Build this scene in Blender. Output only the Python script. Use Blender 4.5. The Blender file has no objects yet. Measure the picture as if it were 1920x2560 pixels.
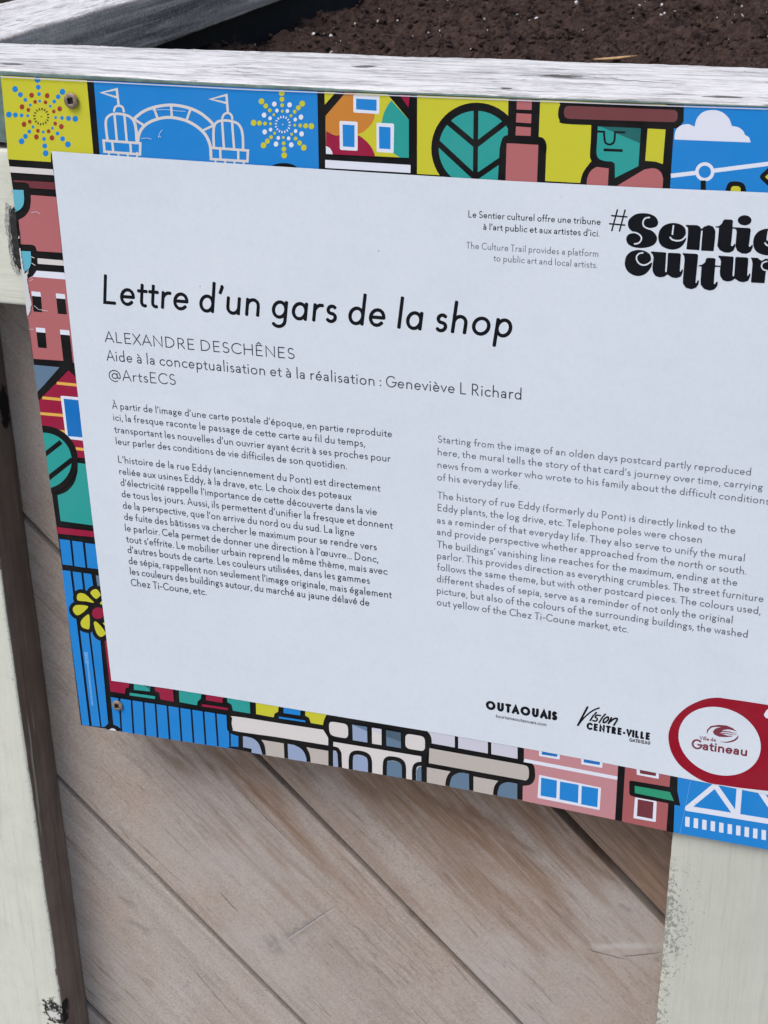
import bpy, bmesh, math, random
from mathutils import Vector, Matrix, noise

random.seed(7)
SC = bpy.context.scene
COL = SC.collection

# ------------------------------------------------------------------ camera
# sign frame: x to the right, d downwards, y into the planter (metres);
# world: X = x, Y = y, Z = ZT - d
ZT = 0.86
AX, AY, AZ, FPX = 0.43942773, 0.31554881, -0.01429723, 3697.47
def _rot(ax, ay, az):
    Rx = Matrix(((1,0,0),(0,math.cos(ax),-math.sin(ax)),(0,math.sin(ax),math.cos(ax))))
    Ry = Matrix(((math.cos(ay),0,math.sin(ay)),(0,1,0),(-math.sin(ay),0,math.cos(ay))))
    Rz = Matrix(((math.cos(az),-math.sin(az),0),(math.sin(az),math.cos(az),0),(0,0,1)))
    return Rz @ Rx @ Ry
M = _rot(AX, AY, AZ)
CAM = Vector((0.43293, -0.11933, -0.69418))          # camera in the sign frame (x, d, y)
def to_world(v): return Vector((v[0], v[2], -v[1]))
cam = bpy.data.cameras.new('camera')
camo = bpy.data.objects.new('camera', cam); COL.objects.link(camo)
cx, cy, cz = (to_world(M[0]), -to_world(M[1]), -to_world(M[2]))
mw = Matrix((( cx.x, cy.x, cz.x, CAM[0]), (cx.y, cy.y, cz.y, CAM[2]), (cx.z, cy.z, cz.z, ZT-CAM[1]), (0,0,0,1)))
camo.matrix_world = mw
cam.sensor_fit = 'VERTICAL'; cam.sensor_height = 36.0
cam.lens = FPX/2560*36.0
cam.clip_start = 0.02; cam.clip_end = 100
cam.dof.use_dof = True; cam.dof.focus_distance = 0.77; cam.dof.aperture_fstop = 42.0
SC.camera = camo
SC.render.resolution_x = 768; SC.render.resolution_y = 1024

# ------------------------------------------------------------------ light
SUN_EL, SUN_AZ = 58.0, 215.0        # degrees; azimuth clockwise from +Y
w = bpy.data.worlds.new('World'); SC.world = w; w.use_nodes = True
nt = w.node_tree; nt.nodes.clear()
sky = nt.nodes.new('ShaderNodeTexSky'); sky.sky_type = 'NISHITA'; sky.sun_disc = False
sky.sun_elevation = math.radians(SUN_EL); sky.sun_rotation = math.radians(SUN_AZ)
sky.air_density = 1.0; sky.dust_density = 4.0; sky.ozone_density = 1.0
bg = nt.nodes.new('ShaderNodeBackground'); bg.inputs[1].default_value = 0.12
wo = nt.nodes.new('ShaderNodeOutputWorld')
nt.links.new(sky.outputs[0], bg.inputs[0]); nt.links.new(bg.outputs[0], wo.inputs[0])
sl = bpy.data.lights.new('sun', 'SUN'); sl.energy = 1.3; sl.angle = math.radians(30); sl.color = (1.0, 0.95, 0.88)
so = bpy.data.objects.new('sun', sl); COL.objects.link(so)
a, e = math.radians(SUN_AZ), math.radians(SUN_EL)
sd = Vector((math.sin(a)*math.cos(e), math.cos(a)*math.cos(e), math.sin(e)))
so.rotation_euler = sd.to_track_quat('Z', 'Y').to_euler(); so.location = sd*3 + Vector((0,0,1))
vs = SC.view_settings
vs.view_transform = 'Standard'; vs.look = 'None'; vs.gamma = 1.0; vs.use_curve_mapping = False
vs.exposure = 0.74
SC.cycles.max_bounces = 6

# ------------------------------------------------------------------ helpers
def tag(o, label=None, cat=None, group=None, kind=None):
    if label: o['label'] = label
    if cat: o['category'] = cat
    if group: o['group'] = group
    if kind: o['kind'] = kind
    return o
def empty(name, loc):
    o = bpy.data.objects.new(name, None); COL.objects.link(o); o.location = loc; o.empty_display_size = 0.05
    return o
def wloc(p):
    v = Vector((0,0,0))
    while p is not None:
        v += p.location; p = p.parent
    return v
def part(name, verts, faces, mats, parent=None, midx=None, smooth=False, rot=None, loc=None):
    me = bpy.data.meshes.new(name)
    base = wloc(parent)
    if loc is None:
        verts = [Vector(v)-base for v in verts]
    me.from_pydata([tuple(v) for v in verts], [], faces)
    for m in (mats if isinstance(mats, list) else [mats]): me.materials.append(m)
    if midx:
        for p, i in zip(me.polygons, midx): p.material_index = i
    if smooth:
        for p in me.polygons: p.use_smooth = True
    me.update()
    o = bpy.data.objects.new(name, me); COL.objects.link(o)
    if parent: o.parent = parent
    if loc is not None: o.location = Vector(loc)-base
    if rot is not None: o.rotation_euler = rot
    return o

class NT:
    """small node-tree writer"""
    def __init__(s, name):
        s.m = bpy.data.materials.new(name); s.m.use_nodes = True
        s.t = s.m.node_tree; s.t.nodes.clear()
        s.out = s.n('ShaderNodeOutputMaterial'); s.b = s.n('ShaderNodeBsdfPrincipled')
        s.l(s.b.outputs[0], s.out.inputs[0])
    def n(s, typ, **k):
        nd = s.t.nodes.new(typ)
        for a_, v in k.items(): setattr(nd, a_, v)
        return nd
    def l(s, a_, b_): s.t.links.new(a_, b_)
    def put(s, sock, v):
        if hasattr(v, 'is_linked') or isinstance(v, bpy.types.NodeSocket): s.l(v, sock)
        else:
            if isinstance(v, (tuple, list)) and len(v) == 3 and sock.type == 'RGBA': v = (*v, 1)
            sock.default_value = v
    def coord(s, scale=(1,1,1), rnd=False, rot=(0,0,0), kind='Object'):
        tc = s.n('ShaderNodeTexCoord'); mp = s.n('ShaderNodeMapping')
        mp.inputs['Scale'].default_value = scale; mp.inputs['Rotation'].default_value = rot
        src = tc.outputs[kind]
        if rnd:
            oi = s.n('ShaderNodeObjectInfo'); ml = s.n('ShaderNodeVectorMath', operation='SCALE')
            ml.inputs[0].default_value = (7.3, 5.1, 3.7); s.l(oi.outputs['Random'], ml.inputs['Scale'])
            ad = s.n('ShaderNodeVectorMath', operation='ADD'); s.l(src, ad.inputs[0]); s.l(ml.outputs[0], ad.inputs[1]); src = ad.outputs[0]
        s.l(src, mp.inputs[0]); return mp.outputs[0]
    def noise(s, vec, scale, detail=4, rough=.6, dist=0):
        nd = s.n('ShaderNodeTexNoise'); nd.inputs['Scale'].default_value = scale; nd.inputs['Detail'].default_value = detail
        nd.inputs['Roughness'].default_value = rough; nd.inputs['Distortion'].default_value = dist
        s.l(vec, nd.inputs['Vector']); return nd.outputs['Fac']
    def rng(s, v, a0, a1, b0=0., b1=1.):
        nd = s.n('ShaderNodeMapRange'); s.put(nd.inputs[0], v)
        for i, q in enumerate((a0, a1, b0, b1)): nd.inputs[i+1].default_value = q
        return nd.outputs[0]
    def math(s, op, a_, b_=0.):
        nd = s.n('ShaderNodeMath', operation=op); s.put(nd.inputs[0], a_); s.put(nd.inputs[1], b_); return nd.outputs[0]
    def mix(s, f, a_, b_, mode='MIX'):
        nd = s.n('ShaderNodeMix', data_type='RGBA', blend_type=mode)
        s.put(nd.inputs[0], f); s.put(nd.inputs[6], a_); s.put(nd.inputs[7], b_); return nd.outputs[2]
    def bump(s, h, strength, dist):
        nd = s.n('ShaderNodeBump'); nd.inputs['Strength'].default_value = strength; nd.inputs['Distance'].default_value = dist
        s.l(h, nd.inputs['Height']); s.l(nd.outputs[0], s.b.inputs['Normal'])
    def sep(s, vec):
        nd = s.n('ShaderNodeSeparateXYZ'); s.l(vec, nd.inputs[0]); return nd.outputs
    def blob(s, xyz, i, j, ci, cj, ri, rj, wob=None, soft=.5):
        """soft elliptical mark on two axes"""
        u = s.math('DIVIDE', s.math('SUBTRACT', xyz[i], ci), ri); v = s.math('DIVIDE', s.math('SUBTRACT', xyz[j], cj), rj)
        d = s.math('ADD', s.math('MULTIPLY', u, u), s.math('MULTIPLY', v, v))
        if wob is not None: d = s.math('ADD', d, wob)
        return s.rng(d, 1.0, 1.0-soft)
    def specks(s, vec, scale, size, keep):
        vo = s.n('ShaderNodeTexVoronoi'); vo.inputs['Scale'].default_value = scale; s.l(vec, vo.inputs['Vector'])
        sx = s.sep(vo.outputs['Color'])
        rad = s.math('MULTIPLY', s.rng(sx[1], 0, 1, .35, 1.), size)
        hit = s.math('LESS_THAN', vo.outputs['Distance'], rad)
        return s.math('MULTIPLY', hit, s.math('GREATER_THAN', sx[0], 1-keep))
    def seg(s, x, y, p0, p1, w0, wob=None, soft=.6):
        """mark along a line from p0 to p1, w0 half-wide, fading to its ends"""
        dx, dy = p1[0]-p0[0], p1[1]-p0[1]; L = math.hypot(dx, dy); ux, uy = dx/L, dy/L
        a_ = s.math('SUBTRACT', x, p0[0]); b = s.math('SUBTRACT', y, p0[1])
        t = s.math('DIVIDE', s.math('ADD', s.math('MULTIPLY', a_, ux), s.math('MULTIPLY', b, uy)), L)
        n_ = s.math('DIVIDE', s.math('ADD', s.math('MULTIPLY', a_, -uy), s.math('MULTIPLY', b, ux)), w0)
        if wob is not None: n_ = s.math('ADD', n_, wob)
        return s.math('MULTIPLY', s.rng(s.math('ABSOLUTE', n_), 1.0, 1.0-soft), s.math('MULTIPLY', s.rng(t, -.08, .12), s.rng(t, 1.05, .70)))
    def done(s, col, rough=.6, spec=.5):
        s.put(s.b.inputs['Base Color'], col); s.put(s.b.inputs['Roughness'], rough)
        s.b.inputs['Specular IOR Level'].default_value = spec
        return s.m

# ------------------------------------------------------------------ photo measurements -> plane y of the board
def S(px, py, y=0.0):
    """point on the sign's plane (x, d) seen where the tape measure of the survey puts it"""
    r = Vector(((px-960)/FPX, (py-1280)/FPX, 1.0))
    q = M.transposed() @ r
    t = (y-CAM[2])/q[2]
    return (CAM[0]+t*q[0], CAM[1]+t*q[1])

# ------------------------------------------------------------------ materials
def ink(name, rgb, rough=.42, dirt=.5):
    s = NT(name); v = s.coord()
    n1 = s.noise(v, 38, 5, .65)
    c = s.mix(s.rng(n1, .40, .78, 0, .05*dirt), rgb, (.42,.42,.40))
    sp = s.specks(v, 150, .09, .16)
    c = s.mix(s.math('MULTIPLY', sp, .45*dirt), c, (.10,.10,.10))
    s.bump(s.noise(v, 900, 2, .5), .05, .0004)
    return s.done(c, s.rng(n1, .3, .7, rough-.06, rough+.08), .10)

def panel_mat():
    s = NT('white_laminate'); v = s.coord()
    big = s.noise(v, 7, 4, .6); mid = s.noise(v, 60, 5, .7)
    c = s.mix(s.rng(big, .3, .7), (.535,.596,.664), (.578,.636,.704))
    c = s.mix(s.rng(mid, .5, .85, 0, .22), c, (.42,.49,.58))
    smear = s.noise(s.coord((1,1,1.6)), 16, 6, .72, 1.5)
    c = s.mix(s.rng(smear, .52, .78, 0, .22), c, (.43,.49,.57))
    fine = s.noise(v, 420, 2, .6)
    c = s.mix(s.rng(fine, .35, .75, 0, .11), c, (.36,.43,.52))
    sp = s.specks(v, 60, .030, .12); sp2 = s.specks(v, 230, .09, .08)
    c = s.mix(s.math('MULTIPLY', sp, .6), c, (.16,.17,.18))
    c = s.mix(s.math('MULTIPLY', sp2, .35), c, (.25,.26,.27))
    s.bump(s.noise(v, 700, 3, .6), .08, .0005)
    return s.done(c, s.rng(mid, .3, .7, .40, .52), .2)

def wood_white():
    s = NT('weathered_white_wood')
    v = s.coord((1,1,1), True); g = s.coord((8, 66, 66), True); g2 = s.coord((24, 170, 170), True); g0 = s.coord((3.5, 24, 24), True)
    fib = s.noise(g, 2.2, 8, .72, .25); fin = s.noise(g2, 2.6, 6, .75, .2); pat = s.noise(g0, 3.0, 4, .6, .6); mot = s.noise(s.coord((.6,1,1), True), 330, 5, .8)
    c = s.mix(s.rng(fib, .33, .50), (.215,.216,.222), (.575,.578,.588))
    c = s.mix(s.math('MULTIPLY', s.rng(fin, .50, .64, 0, .85), s.rng(pat, .36, .60, .25, 1)), c, (.16,.16,.165))
    c = s.mix(s.rng(pat, .54, .74, 0, .40), c, (.36,.355,.36))
    c = s.mix(s.math('MULTIPLY', s.rng(mot, .54, .70, 0, .5), s.rng(pat, .38, .60)), c, (.22,.21,.21))
    ck = s.noise(s.coord((4.5, 42, 42), True), 2.2, 4, .6, .6)
    line = s.rng(s.math('ABSOLUTE', s.math('SUBTRACT', ck, .5)), .012, 0)
    line = s.math('MULTIPLY', line, s.rng(s.noise(v, 20, 3, .55), .50, .60))
    c = s.mix(s.math('MULTIPLY', line, .75), c, (.06,.055,.05))
    geo = s.n('ShaderNodeNewGeometry'); x = s.sep(geo.outputs['Position'])
    wob = s.rng(s.noise(s.coord((1,4,4)), 90, 4, .75), .25, .75, -1.2, 1.2)
    mk = None
    for (ci, cj, ri, rj) in KNOTS:
        b = s.blob(x, 0, 1, ci, cj, ri, rj, wob); mk = b if mk is None else s.math('MAXIMUM', mk, b)
    mk2 = s.math('MAXIMUM', s.seg(x[0], x[1], (.292,.052), (.352,.040), .0009, wob, .8), s.seg(x[0], x[1], (.262,.047), (.300,.056), .0016, wob, .8))
    mk = s.math('MAXIMUM', mk, mk2)
    c = s.mix(s.math('MULTIPLY', mk, .9), c, (.05,.048,.045))
    h = s.math('SUBTRACT', s.math('ADD', s.math('MULTIPLY', fib, .6), s.math('MULTIPLY', fin, .5)), s.math('MULTIPLY', s.math('MAXIMUM', line, mk), 1.2))
    s.bump(h, .5, .0018)
    return s.done(c, .85, .2)
KNOTS = [(-.006, .022, .007, .0035), (.181, .055, .0075, .0035), (.285, .050, .010, .0040), (.266, .016, .0030, .0022), (.368, .016, .009, .0030)]

def wood_grey(name, base, dark, warm, rnd=True, lo=.36, hi=.66, lx=1.0):
    s = NT(name)
    v = s.coord((1,1,1), rnd); g = s.coord((2.2*lx, 30, 30), rnd); g2 = s.coord((7*lx, 160, 160), rnd)
    fib = s.noise(g, 2.6, 6, .62, 1.2); fin = s.noise(g2, 3.0, 4, .7); pat = s.noise(v, 8, 5, .6, .6); spk = s.specks(v, 190, .13, .24); spk2 = s.specks(v, 75, .07, .22)
    mot = s.noise(v, 130, 4, .7)
    fin2 = s.noise(s.coord((60*lx, 420, 420), rnd), 2.2, 4, .75); tooth = s.noise(v, 620, 3, .7)
    c = s.mix(s.rng(fib, lo, hi), dark, base)
    c = s.mix(s.rng(pat, .38, .66, 0, .75), c, warm)
    c = s.mix(s.rng(fin, .52, .74, 0, .34), c, dark)
    c = s.mix(s.rng(fin2, .50, .70, 0, .30), c, tuple(.70*q for q in dark))
    c = s.mix(s.rng(tooth, .50, .66, 0, .42), c, tuple(.60*q for q in dark))
    c = s.mix(s.rng(tooth, .48, .34, 0, .30), c, tuple(min(1, 1.25*q) for q in base))
    c = s.mix(s.rng(mot, .52, .74, 0, .22), c, tuple(.62*q for q in dark))
    c = s.mix(s.math('MULTIPLY', s.math('MAXIMUM', spk, spk2), .55), c, (.07,.06,.055))
    return s, c, fib, fin, v

def plank_mat():
    s, c, fib, fin, v = wood_grey('weathered_plank', (.395,.362,.334), (.262,.232,.210), (.350,.285,.240), True, .22, .60)
    geo = s.n('ShaderNodeNewGeometry'); p = s.sep(geo.outputs['Position'])
    X, D = p[0], s.math('SUBTRACT', ZT, p[2])
    # the wood keeps its old brown where the sign drips: streaks running down the grain from the sign's lower edge
    below = s.math('SUBTRACT', D, .415)
    st = s.noise(s.coord((3.0, 1, 24), True), 2.6, 6, .65, 1.2); st2 = s.noise(s.coord((7, 1, 130), True), 2.6, 5, .7, .6)
    st0 = s.noise(s.coord((2.0, 1, 15), True), 2.2, 3, .55, .8)
    reach = s.rng(s.math('ADD', s.math('MULTIPLY', st, .4), s.math('MULTIPLY', st0, .6)), .34, .62, .0, .165)
    fall = s.rng(s.math('SUBTRACT', reach, below), -.01, .10)
    side = s.rng(X, .03, .09)
    m = s.math('MULTIPLY', s.math('MULTIPLY', fall, side), s.rng(st2, .36, .60, .42, 1))
    c = s.mix(s.math('POWER', m, .85), c, (.175,.095,.048))
    c = s.mix(s.math('MULTIPLY', m, s.rng(s.noise(s.coord((5, 1, 75), True), 2.6, 5, .7, .8), .54, .64, 0, .7)), c, (.060,.034,.021))
    wob = s.rng(s.noise(s.coord((9, 1, 22), True), 4, 6, .72), .25, .75, -.9, .9)
    dk = None
    for (q0, q1, hw) in STREAKS:
        b = s.seg(X, D, S(*q0, BY_), S(*q1, BY_), hw*2.0, wob, .95); dk = b if dk is None else s.math('MAXIMUM', dk, b)
    c = s.mix(s.math('MULTIPLY', s.math('MULTIPLY', dk, s.rng(st2, .30, .62, .55, 1)), .88), c, (.105,.052,.024))
    # boards differ: some are browner, some greyer; the short board in the upper right corner is the darkest
    oi = s.n('ShaderNodeObjectInfo')
    c = s.mix(s.rng(oi.outputs['Random'], 0, 1, .0, .30), c, (.27,.215,.18))
    wedge = s.math('LESS_THAN', s.math('SUBTRACT', D, X), .1249)
    c = s.mix(s.math('MULTIPLY', wedge, .82), c, s.mix(s.rng(st2, .38, .60), (.125,.075,.048), (.25,.172,.128)))
    # rain-washed grey patches and dark smudges
    gp = s.noise(v, 6, 4, .6)
    c = s.mix(s.math('MULTIPLY', s.rng(gp, .48, .66, 0, .42), s.math('SUBTRACT', 1.0, s.math('MAXIMUM', wedge, m))), c, (.40,.392,.388))
    wob2 = s.rng(s.noise(v, 75, 5, .75), .25, .75, -1.3, 1.3); sm = None
    for (q0, q1, hw) in (((712,2352),(800,2290),.0055), ((318,2306),(385,2335),.004), ((295,2240),(345,2275),.0035), ((670,2335),(705,2390),.006), ((1545,2265),(1580,2285),.0030), ((1632,2397),(1650,2403),.0025), ((275,2498),(292,2505),.0014), ((466,2452),(478,2462),.0014), ((460,2470),(475,2460),.0012)):
        b = s.seg(X, D, S(*q0, BY_), S(*q1, BY_), hw, wob2, 1.0); sm = b if sm is None else s.math('MAXIMUM', sm, b)
    c = s.mix(s.math('MULTIPLY', sm, .42), c, (.11,.11,.11))
    ln = None
    for (q0, q1, hw) in (((720,2345),(842,2262),.0006), ((1470,2375),(1575,2402),.0006), ((1560,2392),(1655,2382),.0006), ((585,1962),(735,2114),.0006), ((480,2420),(600,2560),.0005), ((870,2305),(925,2340),.0004), ((1130,2405),(1190,2475),.0004), ((550,2230),(600,2285),.0008)):
        b = s.seg(X, D, S(*q0, BY_), S(*q1, BY_), hw, s.math('MULTIPLY', wob2, .7), .7); ln = b if ln is None else s.math('MAXIMUM', ln, b)
    c = s.mix(s.math('MULTIPLY', ln, .75), c, (.10,.085,.08))
    lt = s.math('MAXIMUM', s.seg(X, D, S(1480,2368,BY_), S(1665,2362,BY_), .0035, s.math('MULTIPLY', wob2, .4), .8), s.seg(X, D, S(715,2350,BY_), S(835,2270,BY_), .0012, wob2, .8))
    c = s.mix(s.math('MULTIPLY', lt, .35), c, (.50,.49,.49))
    # growth lines: thin darker threads that wander along the board
    for (kx, kz, wd, am) in ((3.0, 60, .016, .38), (6.0, 120, .020, .30)):
        gl = s.noise(s.coord((kx, 1, kz), True), 2.0, 3, .55, .35)
        th = s.math('MULTIPLY', s.rng(s.math('ABSOLUTE', s.math('SUBTRACT', gl, .5)), wd, wd*.2), s.rng(s.noise(v, 17, 3, .6), .44, .60))
        c = s.mix(s.math('MULTIPLY', th, am), c, (.13,.095,.075))
    # fine checks along the grain
    ck = s.noise(s.coord((1.0, 1, 34), True), 2.0, 3, .55, .3)
    line = s.math('MULTIPLY', s.rng(s.math('ABSOLUTE', s.math('SUBTRACT', ck, .5)), .008, 0), s.rng(s.noise(v, 11, 3, .55), .54, .62))
    c = s.mix(s.math('MULTIPLY', line, .6), c, (.12,.10,.09))
    h = s.math('SUBTRACT', s.math('ADD', s.math('MULTIPLY', fib, .4), s.math('MULTIPLY', fin, .35)), s.math('MULTIPLY', s.math('MAXIMUM', line, ln), .8))
    s.bump(h, .30, .0010)
    return s.done(c, .75, .2)
BY_ = .037
STREAKS = [((330,1815),(500,1960),.0040), ((400,1835),(515,1935),.0030), ((455,1845),(560,1950),.0022), ((505,1855),(640,1940),.0045), ((700,1890),(800,1960),.0035), ((860,1925),(960,2010),.0025),
           ((1045,1975),(1180,2062),.0018), ((1110,2015),(1225,2095),.0028), ((1160,2025),(1270,2075),.0030), ((1230,2060),(1360,2140),.0026), ((1310,1990),(1425,2110),.0022), ((1415,2095),(1575,2245),.0020), ((1360,2010),(1440,2110),.0014), ((1640,2050),(1690,2110),.0012)]

def paint_mat(name, chips, light_tint=1.0):
    s = NT(name); v = s.coord(); g = s.coord((60, 60, 3) if chips != 'rail' else (3, 60, 60))
    geo = s.n('ShaderNodeNewGeometry'); p = s.sep(geo.outputs['Position'])
    n1 = s.noise(v, 12, 4, .6); fib = s.noise(g, 4, 4, .6); mot = s.noise(v, 90, 4, .7)
    c = s.mix(s.rng(n1, .3, .7), tuple(light_tint*q for q in (.470,.482,.425)), tuple(light_tint*q for q in (.435,.456,.400)))
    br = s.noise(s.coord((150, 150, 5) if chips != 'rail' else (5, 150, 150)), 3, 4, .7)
    c = s.mix(s.rng(br, .50, .72, 0, .22), c, tuple(light_tint*q for q in (.32,.345,.305)))
    dirt = s.noise(v, 22, 6, .75)
    c = s.mix(s.rng(dirt, .52, .74, 0, .30), c, (.30,.30,.26))
    c = s.mix(s.rng(mot, .5, .8, 0, .25), c, (.33,.355,.315))
    c = s.mix(s.rng(fib, .58, .72, 0, .30), c, (.30,.325,.285))
    sp = s.specks(v, 95, .06, .22)
    c = s.mix(s.math('MULTIPLY', sp, .65), c, (.13,.14,.12))
    ch = s.noise(v, 380, 4, .75, .4); cl = s.noise(v, 34, 3, .6)
    if chips == 'right':
        near = s.rng(p[0], .3745, .398, .125, -.14)
        th = s.math('ADD', s.math('ADD', ch, near), s.rng(cl, .35, .7, -.07, .07))
        m = s.rng(th, .575, .625)
        d = s.math('SUBTRACT', ZT, p[2])
        m = s.math('MULTIPLY', m, s.rng(d, .418, .435))
        c = s.mix(s.math('MULTIPLY', m, .72), c, (.13,.135,.125))
    elif chips == 'left':
        near = s.rng(p[0], -.043, -.055, .10, -.14)
        m = s.rng(s.math('ADD', ch, near), .64, .69)
        c = s.mix(s.math('MULTIPLY', m, .6), c, (.13,.135,.125))
        d = s.math('SUBTRACT', ZT, p[2]); xyz = (p[0], d, p[1])
        wob = s.rng(s.noise(v, 230, 5, .75), .25, .75, -1.6, 1.6)
        b = s.blob(xyz, 0, 1, -.0500, .6575, .0095, .0120, wob, .25)
        c = s.mix(b, c, (.015,.015,.014))
        b2 = s.blob(xyz, 0, 1, -.0505, .6590, .0050, .0055, wob, .4)
        c = s.mix(b2, c, (.52,.52,.50))
    elif chips == 'rail':
        near = s.rng(p[0], .008, -.012, .22, -.06)
        d = s.math('SUBTRACT', ZT, p[2])
        zone = s.math('MULTIPLY', s.rng(d, .052, .06), s.rng(d, .100, .094))
        m = s.math('MULTIPLY', s.rng(s.math('ADD', ch, near), .60, .70), zone)
        c = s.mix(s.math('MULTIPLY', m, .75), c, (.22,.225,.21))
    s.bump(s.math('ADD', s.math('ADD', s.math('MULTIPLY', fib, .5), s.math('MULTIPLY', br, .4)), s.math('MULTIPLY', mot, .3)), .4, .0012)
    return s.done(c, s.rng(n1, .3, .7, .5, .66), .3)

def simple(name, rgb, rough=.7, vary=.3, scale=60, spec=.3, metal=0, bump=.2, bd=.001):
    s = NT(name); v = s.coord(); n1 = s.noise(v, scale, 5, .65)
    c = s.mix(s.rng(n1, .3, .7), tuple(q*(1-vary) for q in rgb), tuple(min(1, q*(1+vary)) for q in rgb))
    s.bump(n1, bump, bd); s.b.inputs['Metallic'].default_value = metal
    return s.done(c, rough, spec)

def side_wood():
    s = NT('dark_unpainted_edge'); v = s.coord(); g = s.coord((50, 50, 3)); n1 = s.noise(g, 3, 5, .6, .6); n2 = s.noise(v, 30, 4, .6)
    c = s.mix(s.rng(n1, .35, .65), (.130,.095,.075), (.215,.168,.138))
    c = s.mix(s.rng(n2, .45, .7, 0, .5), c, (.09,.074,.066))
    # paint runs that went round the corner
    geo = s.n('ShaderNodeNewGeometry'); p = s.sep(geo.outputs['Position']); d = s.math('SUBTRACT', ZT, p[2])
    run = s.noise(s.coord((1, 90, 4)), 2.2, 2, .5)
    m = s.math('MULTIPLY', s.rng(run, .60, .64), s.math('MULTIPLY', s.rng(p[1], .026, .022), s.math('MULTIPLY', s.rng(d, .40, .42), s.rng(d, .545, .50))))
    c = s.mix(s.math('MULTIPLY', m, .7), c, (.36,.37,.31))
    # resin knot
    wob = s.rng(s.noise(v, 120, 4, .7), .25, .75, -.9, .9)
    b = s.blob((p[0], p[1], d), 1, 2, .030, .200, .006, .016, wob, .5)
    c = s.mix(b, c, (.012,.010,.010))
    b = s.blob((p[0], p[1], d), 1, 2, .003, .6575, .010, .0115, wob, .4)
    c = s.mix(b, c, (.012,.012,.011))
    s.bump(n1, .4, .001)
    return s.done(c, .8, .2)

def soil_mat():
    s = NT('potting_soil'); v = s.coord(); n1 = s.noise(v, 60, 6, .7); n2 = s.noise(v, 400, 3, .6)
    c = s.mix(s.rng(n1, .3, .7), (.014,.0095,.008), (.052,.034,.029))
    c = s.mix(s.rng(n2, .5, .75, 0, .5), c, (.085,.054,.044))
    s.bump(n2, .8, .002)
    return s.done(c, .95, .1)

MT = dict(
    black=ink('black_ink', (.005,.005,.006), .5, .5), yellow=ink('yellow_ink', (0.47, 0.465, 0.032)), blue=ink('blue_ink', (.013,.19,.53)),
    blue2=ink('deep_blue_ink', (0.006, 0.135, 0.43)), cream=ink('cream_ink', (0.55, 0.535, 0.53)), white=ink('white_ink', (0.6, 0.64, 0.73)),
    orange=ink('orange_ink', (0.47, 0.185, 0.032)), crimson=ink('crimson_ink', (0.25, 0.01, 0.042)), teal=ink('teal_ink', (0.022, 0.275, 0.255)),
    dteal=ink('dark_teal_ink', (0.014, 0.11, 0.11)), pink=ink('salmon_ink', (0.36, 0.118, 0.126)), maroon=ink('maroon_ink', (0.135, 0.03, 0.04)),
    hat=ink('brick_brown_ink', (0.14, 0.045, 0.05)), cyan=ink('sky_ink', (0.1, 0.375, 0.48)), slate=ink('slate_ink', (0.1, 0.165, 0.245)), lav=ink('lavender_ink', (0.245, 0.31, 0.455)),
    beige=ink('beige_ink', (0.4, 0.375, 0.35)), palerose=ink('pale_rose_ink', (0.43, 0.205, 0.228)), brick=ink('brick_ink', (0.31, 0.092, 0.098)),
    green=ink('green_ink', (0.022, 0.25, 0.14)), gold=ink('gold_ink', (0.62, 0.37, 0.07)), rust=ink('rust_ink', (0.27, 0.04, 0.022)), lilac=ink('lilac_grey_ink', (0.48, 0.49, 0.57)),
    red=ink('dark_red_ink', (0.235, 0.005, 0.018)), olive=ink('olive_ink', (.09,.075,.02)), pblue=ink('pale_blue_ink', (.14,.36,.72)), dslate=ink('dark_slate_ink', (.06,.10,.14)),
    text=ink('text_black_ink', (.004,.005,.008), .5, .2), text2=ink('text_charcoal_ink', (.035,.045,.06), .5, .3), text3=ink('text_grey_ink', (.115,.135,.165), .5, .3),
    wine=ink('wine_ink', (.16,.03,.05)), tear=ink('torn_edge', (.50,.51,.54), .7))
PANEL = panel_mat()

# ------------------------------------------------------------------ photo measurements -> sign plane
def W(xd, y): return Vector((xd[0], y, ZT-xd[1]))
def crop(ox, oy, sc):
    return lambda pts: [(ox+x/sc, oy+y/sc) for x, y in pts]
R1, R2, R3 = crop(0,0,2.592), crop(640,0,2.592), crop(1280,0,2.592)
L1, L2, L3 = crop(0,360,4.0975), crop(0,860,4.0975), crop(0,1340,4.0975)
B1, B2, B3, B4 = crop(160,1640,3.0722), crop(560,1700,3.0722), crop(1000,1780,3.6065), crop(1400,1700,3.1904)

TOP = [(-40,187),(2,189),(220,200.5),(640,222),(960,235),(1280,247.5),(1600,259.5),(1920,270),(2260,279)]
BOT = [(202.6,1812),(330,1832),(453,1851.5),(567,1867),(638,1882),(850,1917),(1055,1952),(1307,2000),(1538,2048),(1684,2079.5),(1920,2121.5),(2260,2184)]
LEF = [(2,189),(20,392),(32,472),(58.5,694),(67,770),(78,860),(108,1080),(138,1292),(156,1424),(180,1630),(202.6,1812)]
def interp(tab, v, i=0):
    j = 1-i
    for k in range(len(tab)-1):
        if v <= tab[k+1][i] or k == len(tab)-2:
            a_, b_ = tab[k], tab[k+1]
            return a_[j]+(b_[j]-a_[j])*(v-a_[i])/(b_[i]-a_[i])
XR = 2200.0
CLIPS = [lambda p: p[1]-interp(TOP, p[0]), lambda p: interp(BOT, p[0])-p[1], lambda p: p[0]-interp(LEF, p[1], 1), lambda p: XR-p[0]]
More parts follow.
